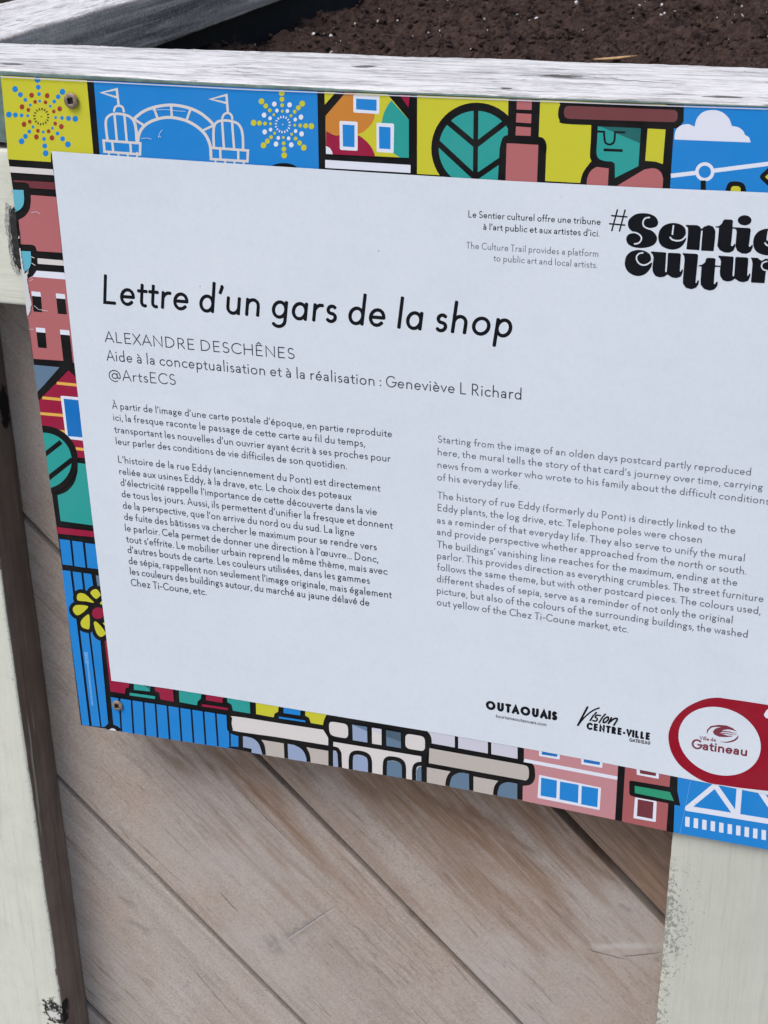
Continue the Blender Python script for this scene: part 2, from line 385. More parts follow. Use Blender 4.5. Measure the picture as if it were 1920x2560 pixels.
def clip(poly):
    for g in CLIPS:
        vals = [g(p) for p in poly]
        if min(vals) >= -1e-6: continue
        if max(vals) <= 0: return []
        out = []
        n_ = len(poly)
        for k in range(n_):
            a_, b_ = poly[k], poly[(k+1) % n_]
            va, vb = vals[k], vals[(k+1) % n_]
            if va >= 0: out.append(a_)
            if (va >= 0) != (vb >= 0):
                lo, hi = (0., 1.)
                for _ in range(18):
                    m_ = (lo+hi)/2; q = (a_[0]+(b_[0]-a_[0])*m_, a_[1]+(b_[1]-a_[1])*m_)
                    if (g(q) >= 0) == (va >= 0): lo = m_
                    else: hi = m_
                out.append((a_[0]+(b_[0]-a_[0])*lo, a_[1]+(b_[1]-a_[1])*lo))
        poly = out
        if len(poly) < 3: return []
    return poly
def densify(poly, step=60):
    out = []
    for k in range(len(poly)):
        a_, b_ = poly[k], poly[(k+1) % len(poly)]
        n_ = max(1, int(math.hypot(b_[0]-a_[0], b_[1]-a_[1])/step))
        for i in range(n_): out.append((a_[0]+(b_[0]-a_[0])*i/n_, a_[1]+(b_[1]-a_[1])*i/n_))
    return out
def smooth(pts, closed=False, n_=6):
    out = []; m_ = len(pts)
    for k in range(m_ if closed else m_-1):
        if closed: p0, p1, p2, p3 = (pts[(k+i) % m_] for i in (-1, 0, 1, 2))
        else: p0, p1, p2, p3 = pts[max(k-1, 0)], pts[k], pts[k+1], pts[min(k+2, m_-1)]
        for i in range(n_):
            t = i/n_
            out.append(tuple(.5*(2*p1[c]+(p2[c]-p0[c])*t+(2*p0[c]-5*p1[c]+4*p2[c]-p3[c])*t*t+(3*p1[c]-p0[c]-3*p2[c]+p3[c])*t**3) for c in (0, 1)))
    if not closed: out.append(pts[-1])
    return out
def rounded(pts, r, n_=4):
    out = []; m_ = len(pts)
    for k in range(m_):
        p0, p1, p2 = Vector(pts[k-1]), Vector(pts[k]), Vector(pts[(k+1) % m_])
        a_ = p0-p1; b_ = p2-p1; ra = min(r, a_.length*.45); rb = min(r, b_.length*.45)
        A, B = p1+a_.normalized()*ra, p1+b_.normalized()*rb
        for i in range(n_+1):
            t = i/n_; q = A*(1-t)**2+p1*2*t*(1-t)+B*t*t; out.append((q.x, q.y))
    return out
def ell(c, rx, ry, n_=28, a0=0, a1=360):
    full = abs(a1-a0) >= 359.9
    return [(c[0]+rx*math.cos(math.radians(a0+(a1-a0)*i/n_)), c[1]+ry*math.sin(math.radians(a0+(a1-a0)*i/n_))) for i in range(n_ if full else n_+1)]
def ribbon(pts, wd, closed=False, cap=1.0):
    """stroke -> list of quads, mitred; ends stick out by cap*wd/2 with clipped corners"""
    P = [Vector(p) for p in pts]
    Q = [P[0]]
    for p in P[1:]:
        if (p-Q[-1]).length > 1e-7: Q.append(p)
    if closed and (Q[0]-Q[-1]).length < 1e-7: Q.pop()
    n_ = len(Q); h = wd/2
    if n_ < 2: return []
    L, Rr = [], []
    for k in range(n_):
        if closed: d0 = (Q[k]-Q[k-1]).normalized(); d1 = (Q[(k+1) % n_]-Q[k]).normalized()
        else:
            d0 = (Q[k]-Q[k-1]).normalized() if k else (Q[1]-Q[0]).normalized()
            d1 = (Q[k+1]-Q[k]).normalized() if k < n_-1 else d0
        n0 = Vector((-d0.y, d0.x)); n1 = Vector((-d1.y, d1.x)); mt = n0+n1
        if mt.length < 1e-4: mt = n0
        mt.normalize(); ln = h/max(.5, mt.dot(n0))
        L.append(Q[k]+mt*ln); Rr.append(Q[k]-mt*ln)
    out = []
    for k in range(n_ if closed else n_-1):
        j = (k+1) % n_
        out.append([tuple(L[k]), tuple(L[j]), tuple(Rr[j]), tuple(Rr[k])])
    if not closed and cap > 0:
        for q, d in ((Q[0], (Q[0]-Q[1]).normalized()), (Q[-1], (Q[-1]-Q[-2]).normalized())):
            nn = Vector((-d.y, d.x)); ex = h*cap
            out.append([tuple(q+nn*h), tuple(q+nn*h+d*ex*.45), tuple(q+nn*h*.5+d*ex), tuple(q-nn*h*.5+d*ex), tuple(q-nn*h+d*ex*.45), tuple(q-nn*h)])
    return out

class Art:
    """flat printed shapes collected into one mesh with several inks; later shapes lie a hair in front"""
    def __init__(s, y0, step=1.6e-6): s.v, s.f, s.mi, s.mats, s.y, s.step = [], [], [], [], y0, step
    def mat(s, key):
        m = PANEL if key == 'panel' else MT[key]
        if m not in s.mats: s.mats.append(m)
        return s.mats.index(m)
    def face(s, xd, key):
        if len(xd) < 3: return
        b = len(s.v); s.v += [W(p, s.y) for p in xd]
        ar = sum(xd[i][0]*xd[(i+1) % len(xd)][1]-xd[(i+1) % len(xd)][0]*xd[i][1] for i in range(len(xd)))
        idx = list(range(b, b+len(xd)))
        if ar > 0: idx.reverse()
        s.f.append(idx[::-1] if False else idx); s.mi.append(s.mat(key))
    def up(s): s.y -= s.step
    def fill(s, px, key, r=0):
        if r: px = rounded(px, r)
        s.up(); p = clip(densify(px))
        if p: s.face([S(*q) for q in p], key)
    def line(s, px, wd, key, closed=False, cap=1.0):
        s.up(); y0 = s.y
        for i, q in enumerate(ribbon(px, wd, closed, cap)):
            s.y = y0-4e-7*(i % 3)
            p = clip(q)
            if p: s.face([S(*z) for z in p], key)
    def build(s, name, parent):
        o = part(name, s.v, s.f, s.mats, parent, s.mi)
        bm = bmesh.new(); bm.from_mesh(o.data); bm.normal_update()
        for f in bm.faces:
            if f.normal.y > 0: f.normal_flip()
        bm.to_mesh(o.data); bm.free()
        return o

# ------------------------------------------------------------------ planter
PX0 = Vector((.20, .60, 0.0))
planter = tag(empty('planter_box', PX0), 'wooden planter box with diagonal grey planks, pale green posts and a whitened top rail', 'planter')
GREEN_R, GREEN_L, GREEN_RAIL = paint_mat('pale_green_paint_chipped', 'right', .98), paint_mat('pale_green_paint_post', 'left', 1.18), paint_mat('pale_green_paint_rail', 'rail', 1.2)  # left post and rail lighter: brighter light on that side put into the colour
WHITEW = wood_white(); PLANK = plank_mat(); SIDE = side_wood()
TEALP = simple('dark_teal_paint', (.105,.165,.155), .6, .35, 120)
DARK = simple('dark_liner', (.02,.018,.016), .9, .2)
SHADEW = None

def timber(name, x0, x1, y0, y1, z0, z1, axis, mats, pick=None, seg=90, r=.003, jit=.0006, bow=None, frq=55):
    """sawn timber with worn edges: a rounded section swept along axis ('X', 'Y' or 'Z')"""
    lo, hi = Vector((x0, y0, z0)), Vector((x1, y1, z1))
    ai = 'XYZ'.index(axis); u, v = [i for i in range(3) if i != ai]
    su, sv = hi[u]-lo[u], hi[v]-lo[v]
    sec = []
    def edge(p, q, k): return [(p[0]+(q[0]-p[0])*i/k, p[1]+(q[1]-p[1])*i/k) for i in range(k)]
    cor = rounded([(0,0),(su,0),(su,sv),(0,sv)], r, 3)
    for k in range(len(cor)):
        p, q = cor[k], cor[(k+1) % len(cor)]
        sec += edge(p, q, max(1, int(math.hypot(q[0]-p[0], q[1]-p[1])/.008)))
    V, F, mi = [], [], []
    n_ = len(sec); ln = hi[ai]-lo[ai]
    for i in range(seg+1):
        t = i/seg
        for (pu, pv) in sec:
            p = Vector((0,0,0)); p[ai] = lo[ai]+ln*t; p[u] = lo[u]+pu; p[v] = lo[v]+pv
            q = p.copy(); q[ai] *= .35
            nv = noise.noise_vector(q*frq)+.5*noise.noise_vector(p*260)
            nv[ai] = 0; p += nv*jit
            if bow: p += bow(p)
            V.append(p)
    for i in range(seg):
        for k in range(n_):
            j = (k+1) % n_
            F.append((i*n_+k, i*n_+j, (i+1)*n_+j, (i+1)*n_+k))
    F.append(tuple(range(n_-1, -1, -1))); F.append(tuple(seg*n_+k for k in range(n_)))
    o = part(name, V, F, mats, planter)
    bm = bmesh.new(); bm.from_mesh(o.data); bmesh.ops.recalc_face_normals(bm, faces=bm.faces)
    for f in bm.faces:
        f.smooth = True
        if pick: f.material_index = pick(f.normal, f.calc_center_median()+PX0)
    bm.to_mesh(o.data); bm.free()
    return o

FY, BY = .0028, .037        # front of the frame timbers, front of the planks
CAPTAB = [(-.3, 0.0), (0, -.0022)] + [S(px, py) for px, py in ((0,176),(320,194.5),(640,212),(960,227),(1280,240),(1600,252.5),(1920,264))] + [(.47,-.0012),(.7, -.001)]
CAPTAB = sorted((x, d) for x, d in CAPTAB if x > -.29 and not (x == 0)) ; CAPTAB = [(-.35, CAPTAB[0][1])]+CAPTAB
def cap_bow(p):
    d = interp(CAPTAB, p.x)
    k = max(0., 1-(p.y-FY)/.06) if p.z > ZT-.02 else 0.
    return Vector((0, 0, (-.0026*1-(-(-d)) if False else 0) + (-(d+.0026))*k))
cap = timber('top_rail', -.30, .62, FY, .0945, ZT-.0355, ZT+.0026, 'X', [WHITEW, TEALP],
             lambda n_, c: 1 if (n_.y < -.80 and c.y < .01) else 0, 260, .0016, .0005, cap_bow)
cap['label'] = 'flat top rail with whitened weathered top and dark teal front edge'
side = None
def side_rail(name, xin, y0, y1, wdt, taper, label=None):
    V, F = [], []
    seg = 120; prof = rounded([(0,0),(wdt,0),(wdt,.0385),(0,.0385)], .002, 2)
    sec = []
    for k in range(len(prof)):
        p, q = prof[k], prof[(k+1) % len(prof)]
        for i in range(max(1, int(math.hypot(q[0]-p[0], q[1]-p[1])/.009))):
            m_ = max(1, int(math.hypot(q[0]-p[0], q[1]-p[1])/.009)); sec.append((p[0]+(q[0]-p[0])*i/m_, p[1]+(q[1]-p[1])*i/m_))
    # local frame: x along the grain so that the wood's fibres follow the rail
    for i in range(seg+1):
        for pu, pv in sec:
            p = Vector(((y1-y0)*i/seg, pu, pv)); q = p.copy(); q.x *= .3
            nv = noise.noise_vector(q*50)+.5*noise.noise_vector(p*240); nv.x = 0; V.append(p+nv*.0007)
    n_ = len(sec)
    for i in range(seg):
        for k in range(n_):
            j = (k+1) % n_; F.append((i*n_+k, i*n_+j, (i+1)*n_+j, (i+1)*n_+k))
    F.append(tuple(range(n_-1, -1, -1))); F.append(tuple(seg*n_+k for k in range(n_)))
    o = part(name, V, F, [WHITEW, GREYW], planter, loc=(xin, y0, ZT-.0375), rot=(0,0,math.pi/2+taper))
    bm = bmesh.new(); bm.from_mesh(o.data); bmesh.ops.recalc_face_normals(bm, faces=bm.faces)
    for f in bm.faces:
        f.smooth = True; f.material_index = 1 if f.normal.y < -.6 else 0
    bm.to_mesh(o.data); bm.free()
    if label: o['label'] = label
    return o
s_, c_, fib_, fin_, v_ = wood_grey('grey_rail_side', (.74,.63,.53), (.13,.112,.098), (.36,.315,.275), True, .40, .60, .22)
s_.bump(s_.math('ADD', s_.math('MULTIPLY', fib_, .5), s_.math('MULTIPLY', fin_, .4)), .4, .002)
GREYW = s_.done(c_, .85, .2)
side_rail('top_rail', -.0735, .0965, 1.38, .089, .066, 'side top rail running back, white above and grey on its inner face')

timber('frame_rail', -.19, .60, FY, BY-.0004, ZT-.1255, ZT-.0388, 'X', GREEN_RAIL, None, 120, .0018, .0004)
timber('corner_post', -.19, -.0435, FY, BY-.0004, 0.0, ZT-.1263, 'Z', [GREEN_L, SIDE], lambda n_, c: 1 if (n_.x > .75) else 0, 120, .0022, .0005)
timber('corner_post', .3745, .515, FY, BY-.0004, 0.0, ZT-.1263, 'Z', [GREEN_R, SIDE], lambda n_, c: 1 if n_.x < -.9 else 0, 120, .0022, .0004)

# diagonal planks, each its own board: u runs down the grain, v across
def cliprect(poly, x0, x1, d0, d1):
    for (i, s_g, lim) in ((0, 1, x0), (0, -1, -x1), (1, 1, d0), (1, -1, -d1)):
        out = []
        for k in range(len(poly)):
            a_, b_ = poly[k], poly[(k+1) % len(poly)]
            va, vb = s_g*a_[i]-lim, s_g*b_[i]-lim
            if va >= 0: out.append(a_)
            if (va >= 0) != (vb >= 0):
                t = va/(va-vb); out.append((a_[0]+(b_[0]-a_[0])*t, a_[1]+(b_[1]-a_[1])*t))
        poly = out
        if not poly: return []
    return poly
Q2 = math.sqrt(.5)
edges_c = [-.1925, -.0515, .0883, .2274, .3677, .5112, .651, .79]
gaps = [.0025, .0030, .0058, .0036, .0046, .0055, .004, .004]
for k in range(len(edges_c)-1):
    c0, c1 = edges_c[k]+gaps[k]/2, edges_c[k+1]-gaps[k+1]/2
    strip = [((-1.2)*Q2-c0*Q2, (-1.2)*Q2+c0*Q2), (1.8*Q2-c0*Q2, 1.8*Q2+c0*Q2), (1.8*Q2-c1*Q2, 1.8*Q2+c1*Q2), (-1.2*Q2-c1*Q2, -1.2*Q2+c1*Q2)]
    poly = cliprect(strip, -.10, .46, .04, .855)
    if len(poly) < 3: continue
    org = (sum(p[0] for p in poly)/len(poly), sum(p[1] for p in poly)/len(poly))
    bm = bmesh.new()
    loc2 = [((p[0]-org[0])*Q2+(p[1]-org[1])*Q2, (p[0]-org[0])*Q2-(p[1]-org[1])*Q2) for p in poly]   # u along, v up-right
    fv = [bm.verts.new((u, 0, v)) for u, v in loc2]
    ff = bm.faces.new(fv)
    ext = bmesh.ops.extrude_face_region(bm, geom=[ff])
    for g in ext['geom']:
        if isinstance(g, bmesh.types.BMVert): g.co.y += .018
    bmesh.ops.recalc_face_normals(bm, faces=bm.faces)
    ed = [e_ for e_ in bm.edges if all(abs(v.co.y) < 1e-6 for v in e_.verts)]
    bmesh.ops.bevel(bm, geom=ed, offset=.0014, segments=2, affect='EDGES', profile=.6)
    # local v axis is stored on y so that the wood texture stretches along x only
    me = bpy.data.meshes.new('plank'); bm.to_mesh(me); bm.free()
    me.materials.append(PLANK)
    o = bpy.data.objects.new('plank', me); COL.objects.link(o); o.parent = planter
    # rotate about Y by +45 deg: local +x -> (cos, 0, -sin) = down to the right
    o.location = Vector((org[0], BY+random.uniform(-.0004, .0004), ZT-org[1]))-PX0
    o.rotation_euler = (0, math.radians(45), 0)
V = [(-.2,.0575,0),(.6,.0575,0),(.6,.0575,ZT-.04),(-.2,.0575,ZT-.04)]
part('inner_lining', V, [(0,1,2,3)], DARK, planter)

V = [(-.150,.0575,0),(-.150,1.38,0),(-.150,1.38,ZT-.0386),(-.150,.0575,ZT-.0386),(.62,1.38,0),(.62,1.38,ZT-.0386),(.62,.0575,0),(.62,.0575,ZT-.0386)]
part('inner_lining', V, [(0,1,2,3),(1,4,5,2),(4,6,7,5)], DARK, planter)

# ------------------------------------------------------------------ soil
SD = .062
def soil_h(x, y):
    p = Vector((x, y, 0))
    h = .014*noise.noise(p*7)+.013*noise.noise(p*21+Vector((3,1,0)))+.009*noise.noise(p*58)+.005*noise.noise(p*140)
    return ZT-SD+h-.04*max(0., min(1., (-.090+.012*math.sin(y*23)-x)/.08))
V, F = [], []
NX, NY = 300, 330
xs = [-.30+.98*i/NX for i in range(NX+1)]; ys = [.10+1.25*j/NY for j in range(NY+1)]
for y in ys:
    for x in xs: V.append((x, y, soil_h(x, y)))
for j in range(NY):
    for i in range(NX):
        a_ = j*(NX+1)+i; F.append((a_, a_+1, a_+NX+2, a_+NX+1))
def add_clump(V, F, c, r, sq, rng, sub):
    R_ = Matrix.Rotation(rng.random()*6.28, 3, (rng.gauss(0,1), rng.gauss(0,1), rng.gauss(0,1)))
    b = len(V)
    for v in sub[0]:
        q = Vector(v); q = q*(1+.55*(rng.random()-.5)); q = R_ @ Vector((q.x*sq[0], q.y*sq[1], q.z*sq[2]))
        V.append(tuple(Vector(c)+q*r))
    F += [tuple(b+i for i in f) for f in sub[1]]
def ico(n_):
    bm = bmesh.new(); bmesh.ops.create_icosphere(bm, subdivisions=n_, radius=1); bm.verts.ensure_lookup_table()
    out = ([tuple(v.co) for v in bm.verts], [tuple(v.index for v in f.verts) for f in bm.faces]); bm.free(); return out
I1, I2 = ico(1), ico(2)
rg = random.Random(3)
for k in range(24000):
    x = rg.uniform(-.22, .60); y = .12+1.1*rg.random()
    r = .0008+.0036*rg.random()**3.5
    add_clump(V, F, (x, y, soil_h(x, y)+r*rg.uniform(-.3,.6)), r, (1, rg.uniform(.5,1), rg.uniform(.4,.9)), rg, I1)
for k in range(1500):     # bigger crumbs
    x = rg.uniform(-.16, .60); y = .12+1.1*rg.random()
    if noise.noise(Vector((x*14, y*14, 5))) < -.05: continue
    r = rg.uniform(.002, .0050)
    add_clump(V, F, (x, y, soil_h(x, y)+r*.25), r, (1, rg.uniform(.5,1), rg.uniform(.4,.8)), rg, I2)
for k in range(8000):     # peat fibres
    x = rg.uniform(-.16, .60); y = .12+1.1*rg.random()
    r = rg.uniform(.002, .007)
    add_clump(V, F, (x, y, soil_h(x, y)+.0015), r, (1, .05, .05), rg, I1)
soil = part('potting_soil', V, F, soil_mat(), None)
tag(soil, 'dark brown peaty potting soil filling the planter behind the top rail', 'soil', kind='stuff')
V, F = [], []
for k in range(1000):
    x = rg.uniform(-.14, .58); y = .16+1.05*rg.random()
    if noise.noise(Vector((x*16, y*16, 2))) < -.08: continue
    r = .0005+.0016*rg.random()**3
    if k % 25 == 0: r *= 1.4
    add_clump(V, F, (x, y, soil_h(x, y)+r*.5+.0010), r, (1, rg.uniform(.45,1), rg.uniform(.4,.9)), rg, I2)
per = part('perlite_granules', V, F, simple('perlite', (.58,.57,.58), .8, .25, 300), None, smooth=True)
tag(per, 'small white perlite granules scattered over the dark potting soil', 'perlite', kind='stuff')
# a straw-coloured splinter lying on the soil just behind the rail
q = M.transposed() @ Vector(((1535-960)/FPX, (136-1280)/FPX, 1.0)); t = (SD-.004-CAM[1])/q[1]
sx, sy = CAM[0]+t*q[0], CAM[2]+t*q[2]
V, F = [], []
for i in range(13):
    u = i/12-.5; wd = .0022*(1-abs(2*u)**2.5)+.0003
    for k in range(6):
        an = k*math.pi/3; V.append((sx+u*.036, sy+wd*math.cos(an)+.004*u*u*6, soil_h(sx, sy)+.006+.5*wd*math.sin(an)+.004*u))
for i in range(12):
    for k in range(6): F.append((i*6+k, i*6+(k+1) % 6, (i+1)*6+(k+1) % 6, (i+1)*6+k))
st = part('wood_splinter', V, F, simple('straw_wood', (.38,.24,.12), .7, .3, 200), None, smooth=True)
tag(st, 'tan straw-like splinter lying on the dark soil behind the top rail', 'splinter')

# ------------------------------------------------------------------ sign
SG = Vector((S(960,1280)[0], .001, ZT-.40))
sign = tag(empty('information_sign', SG), 'rectangular information sign with white text panel and colourful cartoon city border, screwed to the planter', 'sign')
outline = [p for p in TOP if 2 <= p[0] <= 1920]+[(XR, interp(TOP, XR)), (XR, interp(BOT, XR))]+[p for p in reversed(BOT) if p[0] <= 1920]+list(reversed(LEF[1:-1]))
o2 = [S(*p) for p in densify(outline, 80)]
# ragged, peeled stretch on the left edge
n_ = len(o2)
V = [W(p, 0.0) for p in o2]+[W(p, .0022) for p in o2]
F = [tuple(range(n_)), tuple(range(2*n_-1, n_-1, -1))]+[(k, n_+k, n_+(k+1) % n_, (k+1) % n_) for k in range(n_)]
pan = part('sign_board', V, F, [MT['black']], sign)
bm = bmesh.new(); bm.from_mesh(pan.data); bmesh.ops.recalc_face_normals(bm, faces=bm.faces); bm.to_mesh(pan.data); bm.free()

A = Art(-.00004)
# -- yellow corner with a firework
A.fill(R1([(-40,480),(562,517),(606,1003),(330,990),(330,1050),(40,1031)]), 'yellow')
def firework(T, c, ends, pairs, k1, k2, ring):
    sc = 2.592
    for e_ in ends:
        for fr, r in ((.42,9),(.61,12),(.80,15.5),(1.,18.5)):
            q = (c[0]+(e_[0]-c[0])*fr, c[1]+(e_[1]-c[1])*fr)
            A.fill(T(ell(q, r, r*1.08, 16)), k1)
    for a_, b_ in pairs:
        A.fill(T(ell(a_, 15, 17, 16)), k2); A.fill(T(ell(b_, 11.5, 13, 14)), k2)
    for i in range(16):
        t = math.radians(i*22.5+6)
        A.line(T([(c[0]+38*math.cos(t), c[1]+42*math.sin(t)), (c[0]+52*math.cos(t), c[1]+57*math.sin(t))]), 3.2, ring, cap=0)
    A.fill(T(ell(c, 4, 4, 8)), ring)
firework(R1, (268,755), [(243,517),(405,595),(488,770),(440,935),(296,993),(140,915),(58,742),(98,577)],
    [((205,617),(228,660)),((306,620),(295,663)),((387,705),(349,722)),((398,820),(358,800)),((337,893),(315,850)),((236,887),(246,847)),((156,805),(193,788)),((143,692),(184,712))], 'blue', 'rust', 'olive')
# -- blue field with the arch bridge
A.fill(R1([(607,515),(1300,545)])+R2([(0,570),(398,590),(408,1100)])+R1([(1600,1100),(648,1010)]), 'blue')
def bl(p, wd=15, closed=False, sm=False):
    A.line(R1(smooth(p, closed) if sm else p), wd/2.592, 'cream', closed)
bl([(660,600),(757,577),(762,632)], 14, True); bl([(757,577),(770,684)])
bl([(740,718),(747,695),(770,684),(795,695),(803,722)], 14, False, True)
bl([(697,905),(686,800),(700,755),(745,737),(820,746),(862,775),(880,830),(886,915)], 16, False, True)
bl([(742,737),(758,908)]); bl([(807,746),(822,912)])
bl([(672,910),(910,928),(908,1000),(678,982)], 16, True); bl([(728,915),(735,985)]); bl([(845,925),(850,998)])
for x in (706,768,828,888): bl([(x,990),(x+2,1020)], 13)
bl([(868,770),(930,722),(1010,692),(1110,680),(1210,695),(1290,727),(1350,772),(1388,812)], 19, False, True)
bl([(893,925),(905,860),(940,812),(1000,778),(1090,760),(1190,776),(1270,815),(1330,870),(1362,940),(1368,1010)], 19, False, True)
for q in ([(868,770),(938,815)], [(997,698),(1025,772)], [(1110,685),(1115,760)], [(1235,708),(1210,778)], [(1385,812),(1315,845)], [(878,800),(895,905)]): bl(q, 15)
bl([(1365,642),(1468,615),(1472,668)], 14, True); bl([(1468,615),(1478,730)])
bl([(1442,765),(1452,742),(1476,731),(1500,745),(1506,770)], 14, False, True)
bl([(1387,955),(1385,845),(1400,797),(1445,780),(1520,790),(1558,820),(1574,880),(1576,965)], 16, False, True)
bl([(1440,782),(1452,957)]); bl([(1505,790),(1518,962)])
bl([(1368,957),(1608,975),(1604,1045),(1368,1030)], 16, True); bl([(1428,960),(1430,1032)]); bl([(1545,970),(1545,1040)])
for x in (1398,1460,1520,1580): bl([(x,1042),(x+1,1070)], 13)
firework(R2, (175,806), [(168,602),(301,671),(360,817),(311,956),(184,1006),(50,941),(-14,795),(37,656)],
    [((120,674),(137,716)),((219,679),(205,719)),((293,758),(256,774)),((297,867),(258,849)),((230,938),(213,896)),((131,933),(146,893)),((58,854),(96,839)),((54,745),(93,766))], 'yellow', 'white', 'white')
A.fill(R2(ell((180,1098), 92, 42)), 'black')
# -- house front
A.fill(R2([(445,590),(520,595),(447,678)]), 'yellow'); A.fill(R2([(920,600),(1000,605),(990,697)]), 'crimson')
A.fill(R2([(590,590),(845,600),(992,775),(992,1022),(455,996),(452,750)]), 'yellow')
A.fill(R2([(452,750),(590,590),(640,592)]+smooth([(690,640),(745,700),(770,742),(758,790),(720,835),(665,868),(560,878),(500,868),(455,850)])), 'orange')
A.fill(R2([(455,848)]+smooth([(455,848),(520,876),(600,868),(665,876),(722,920),(756,965),(774,1013)])+[(455,997)]), 'crimson')
A.fill(R2([(455,945),(480,958),(494,980),(498,998),(455,996)]), 'white')
A.fill(R2([(878,650),(992,775),(992,1022)]+smooth([(935,1020),(880,980),(832,905),(815,820),(826,745),(850,690),(878,650)])), 'teal')
for wpx, bpx in (([(632,613),(802,622),(800,738),(632,728)],[(650,638),(783,645),(783,718),(650,708)]),
                 ([(542,782),(660,788),(660,977),(545,970)],[(562,806),(640,810),(640,953),(565,948)]),
                 ([(782,794),(896,800),(893,991),(783,984)],[(798,818),(873,824),(873,966),(800,962)])):
    A.fill(R2(wpx), 'white', 4); A.fill(R2(bpx), 'blue')
A.fill(R2([(450,1035),(1003,1068),(1002,1120),(450,1087)]), 'white')
# -- yellow field: tree, chimney, man in a hat
A.fill(R2([(1046,590),(1640,610)])+R3([(600,640),(1000,650),(995,838),(978,1190),(440,1185)])+R2([(1045,1126)]), 'yellow')
A.fill(R2(ell((1430,962), 293, 298, 48)), 'black'); A.fill(R2(ell((1428,962), 243, 245, 48)), 'teal')
A.line(R2([(1427,690),(1422,1160)]), 12, 'black', cap=0)
for q in ([(1425,940),(1235,780)],[(1425,940),(1620,790)],[(1422,1150),(1180,925)],[(1422,1150),(1640,1000)]): A.line(R2(q), 14.5, 'black', cap=0)
A.fill(R2([(1637,630)])+R3([(184,640),(174,885)])+R3(smooth([(174,885),(207,897),(225,940),(222,1000)]))+R3([(215,1190)])+R2([(1568,1170),(1580,960)])+R2(smooth([(1580,960),(1600,892),(1633,873)])), 'black')
for q in ([(33,640),(130,645),(128,712),(30,708)], [(30,732),(127,738),(125,798),(27,792)], [(27,818),(124,825),(122,880),(24,876)]): A.fill(R3(q), 'pink')
A.fill(R2([(1625,928)])+R3([(0,928),(172,938),(163,1180)])+R2([(1618,1172)]), 'pink')
A.fill(R3([(515,790),(1050,815),(1022,1235),(440,1215)]+smooth([(442,1190),(460,1120),(500,1062),(515,1042),(506,1010),(512,900)])), 'black')
A.fill(R3(smooth([(300,730),(312,680),(345,660),(700,668),(1080,688),(1115,715),(1113,785),(1085,826),(1040,832),(700,815),(350,802),(308,775)], True)), 'black')
A.fill(R3([(338,684),(1077,712),(1072,792),(338,768)]), 'hat', 14)
A.fill(R3([(880,832),(996,838),(978,1062),(930,1046),(864,1041)]), 'yellow')
A.fill(R3([(557,818),(836,830),(820,1075),(668,1152),(667,1060),(650,1046)]+smooth([(600,1042),(565,1028),(549,995),(551,930)])), 'teal')
A.fill(R3([(575,819),(836,830),(829,927)]), 'dteal')
A.line(R3([(555,851),(597,853),(600,900)]+smooth([(600,900),(608,925),(632,935),(657,925),(666,900)])+[(669,855),(735,857)]), 5.2, 'black', cap=0)
A.line(R3([(595,970),(718,975)]), 7, 'black', cap=0)
A.fill(R3(smooth([(484,1195),(490,1150),(510,1108),(548,1080)])+[(628,1090),(622,1205)]), 'pink')
A.fill(R3([(670,1210),(860,1096)]+smooth([(860,1096),(925,1090),(965,1115),(980,1155)])+[(976,1230)]), 'pink')
# -- blue field at the right: cloud and cable way
A.fill(R3([(1116,640),(2420,720),(2420,1300),(1024,1225),(1050,832),(1085,826),(1113,785)]), 'blue')
A.fill(R3([(1390,640),(2420,700),(2420,1290),(1700,1250),(1560,1000)]), 'blue2') if False else None
A.fill(R3(smooth([(1053,903),(1060,850),(1090,815),(1140,803),(1182,820)])+smooth([(1185,815),(1200,765),(1240,725),(1300,712),(1360,725),(1405,765),(1425,815)])+smooth([(1428,816),(1470,825),(1500,850),(1510,875)])+smooth([(1510,874),(1535,888),(1547,922)])), 'white')
A.line(R3([(1030,1138),(1250,1112),(1900,1030)]), 10.5, 'white', cap=0)
A.fill(R3(ell((1250,1112), 62, 62)), 'white'); A.fill(R3(ell((1250,1112), 40, 40)), 'blue')
A.line(R3([(1240,1168),(1240,1260)]), 13, 'black', cap=0)
A.fill(R3([(1383,1270)]+smooth([(1385,1225),(1400,1190),(1425,1175),(1480,1178),(1508,1198),(1518,1235)])+[(1518,1275)]), 'black'); A.fill(R3([(1416,1245),(1420,1215),(1435,1204),(1470,1206),(1482,1218),(1482,1250)]), 'yellow')
A.fill(R3([(1597,1145),(1720,1030),(1840,1145),(1720,1260)]), 'black', 10); A.fill(R3([(1640,1145),(1720,1075),(1800,1145),(1720,1220)]), 'yellow')
# -- left border
A.fill(L1([(80,226),(548,258),(556,318),(80,287)]), 'cream')
A.fill(L1([(140,367),(562,392),(570,466),(310,450),(296,410),(270,395),(150,388)]), 'maroon')
A.fill(L1([(120,465),(245,470),(252,560)]+smooth([(252,560),(243,620),(210,668),(140,702)])), 'cyan')
A.fill(L1([(320,520),(580,540),(640,1112),(382,1095)]+smooth([(382,1095),(365,1048),(330,1030)])+[(215,1025),(195,775)]+smooth([(195,775),(262,735),(306,670),(320,590)])), 'pink')
A.fill(L1([(200,1092),(318,1098),(325,1180)]+smooth([(325,1180),(316,1240),(290,1285),(240,1308)])), 'cyan')
A.fill(L1([(388,1168),(650,1190),(660,1245),(390,1225)]), 'cream')
A.fill(L1([(378,1295),(664,1316),(675,1388),(250,1395),(340,1352)]), 'white')
A.fill(L1([(230,1400),(300,1372),(340,1358),(680,1386)])+L2([(775,195),(655,170),(200,140)]), 'pink')
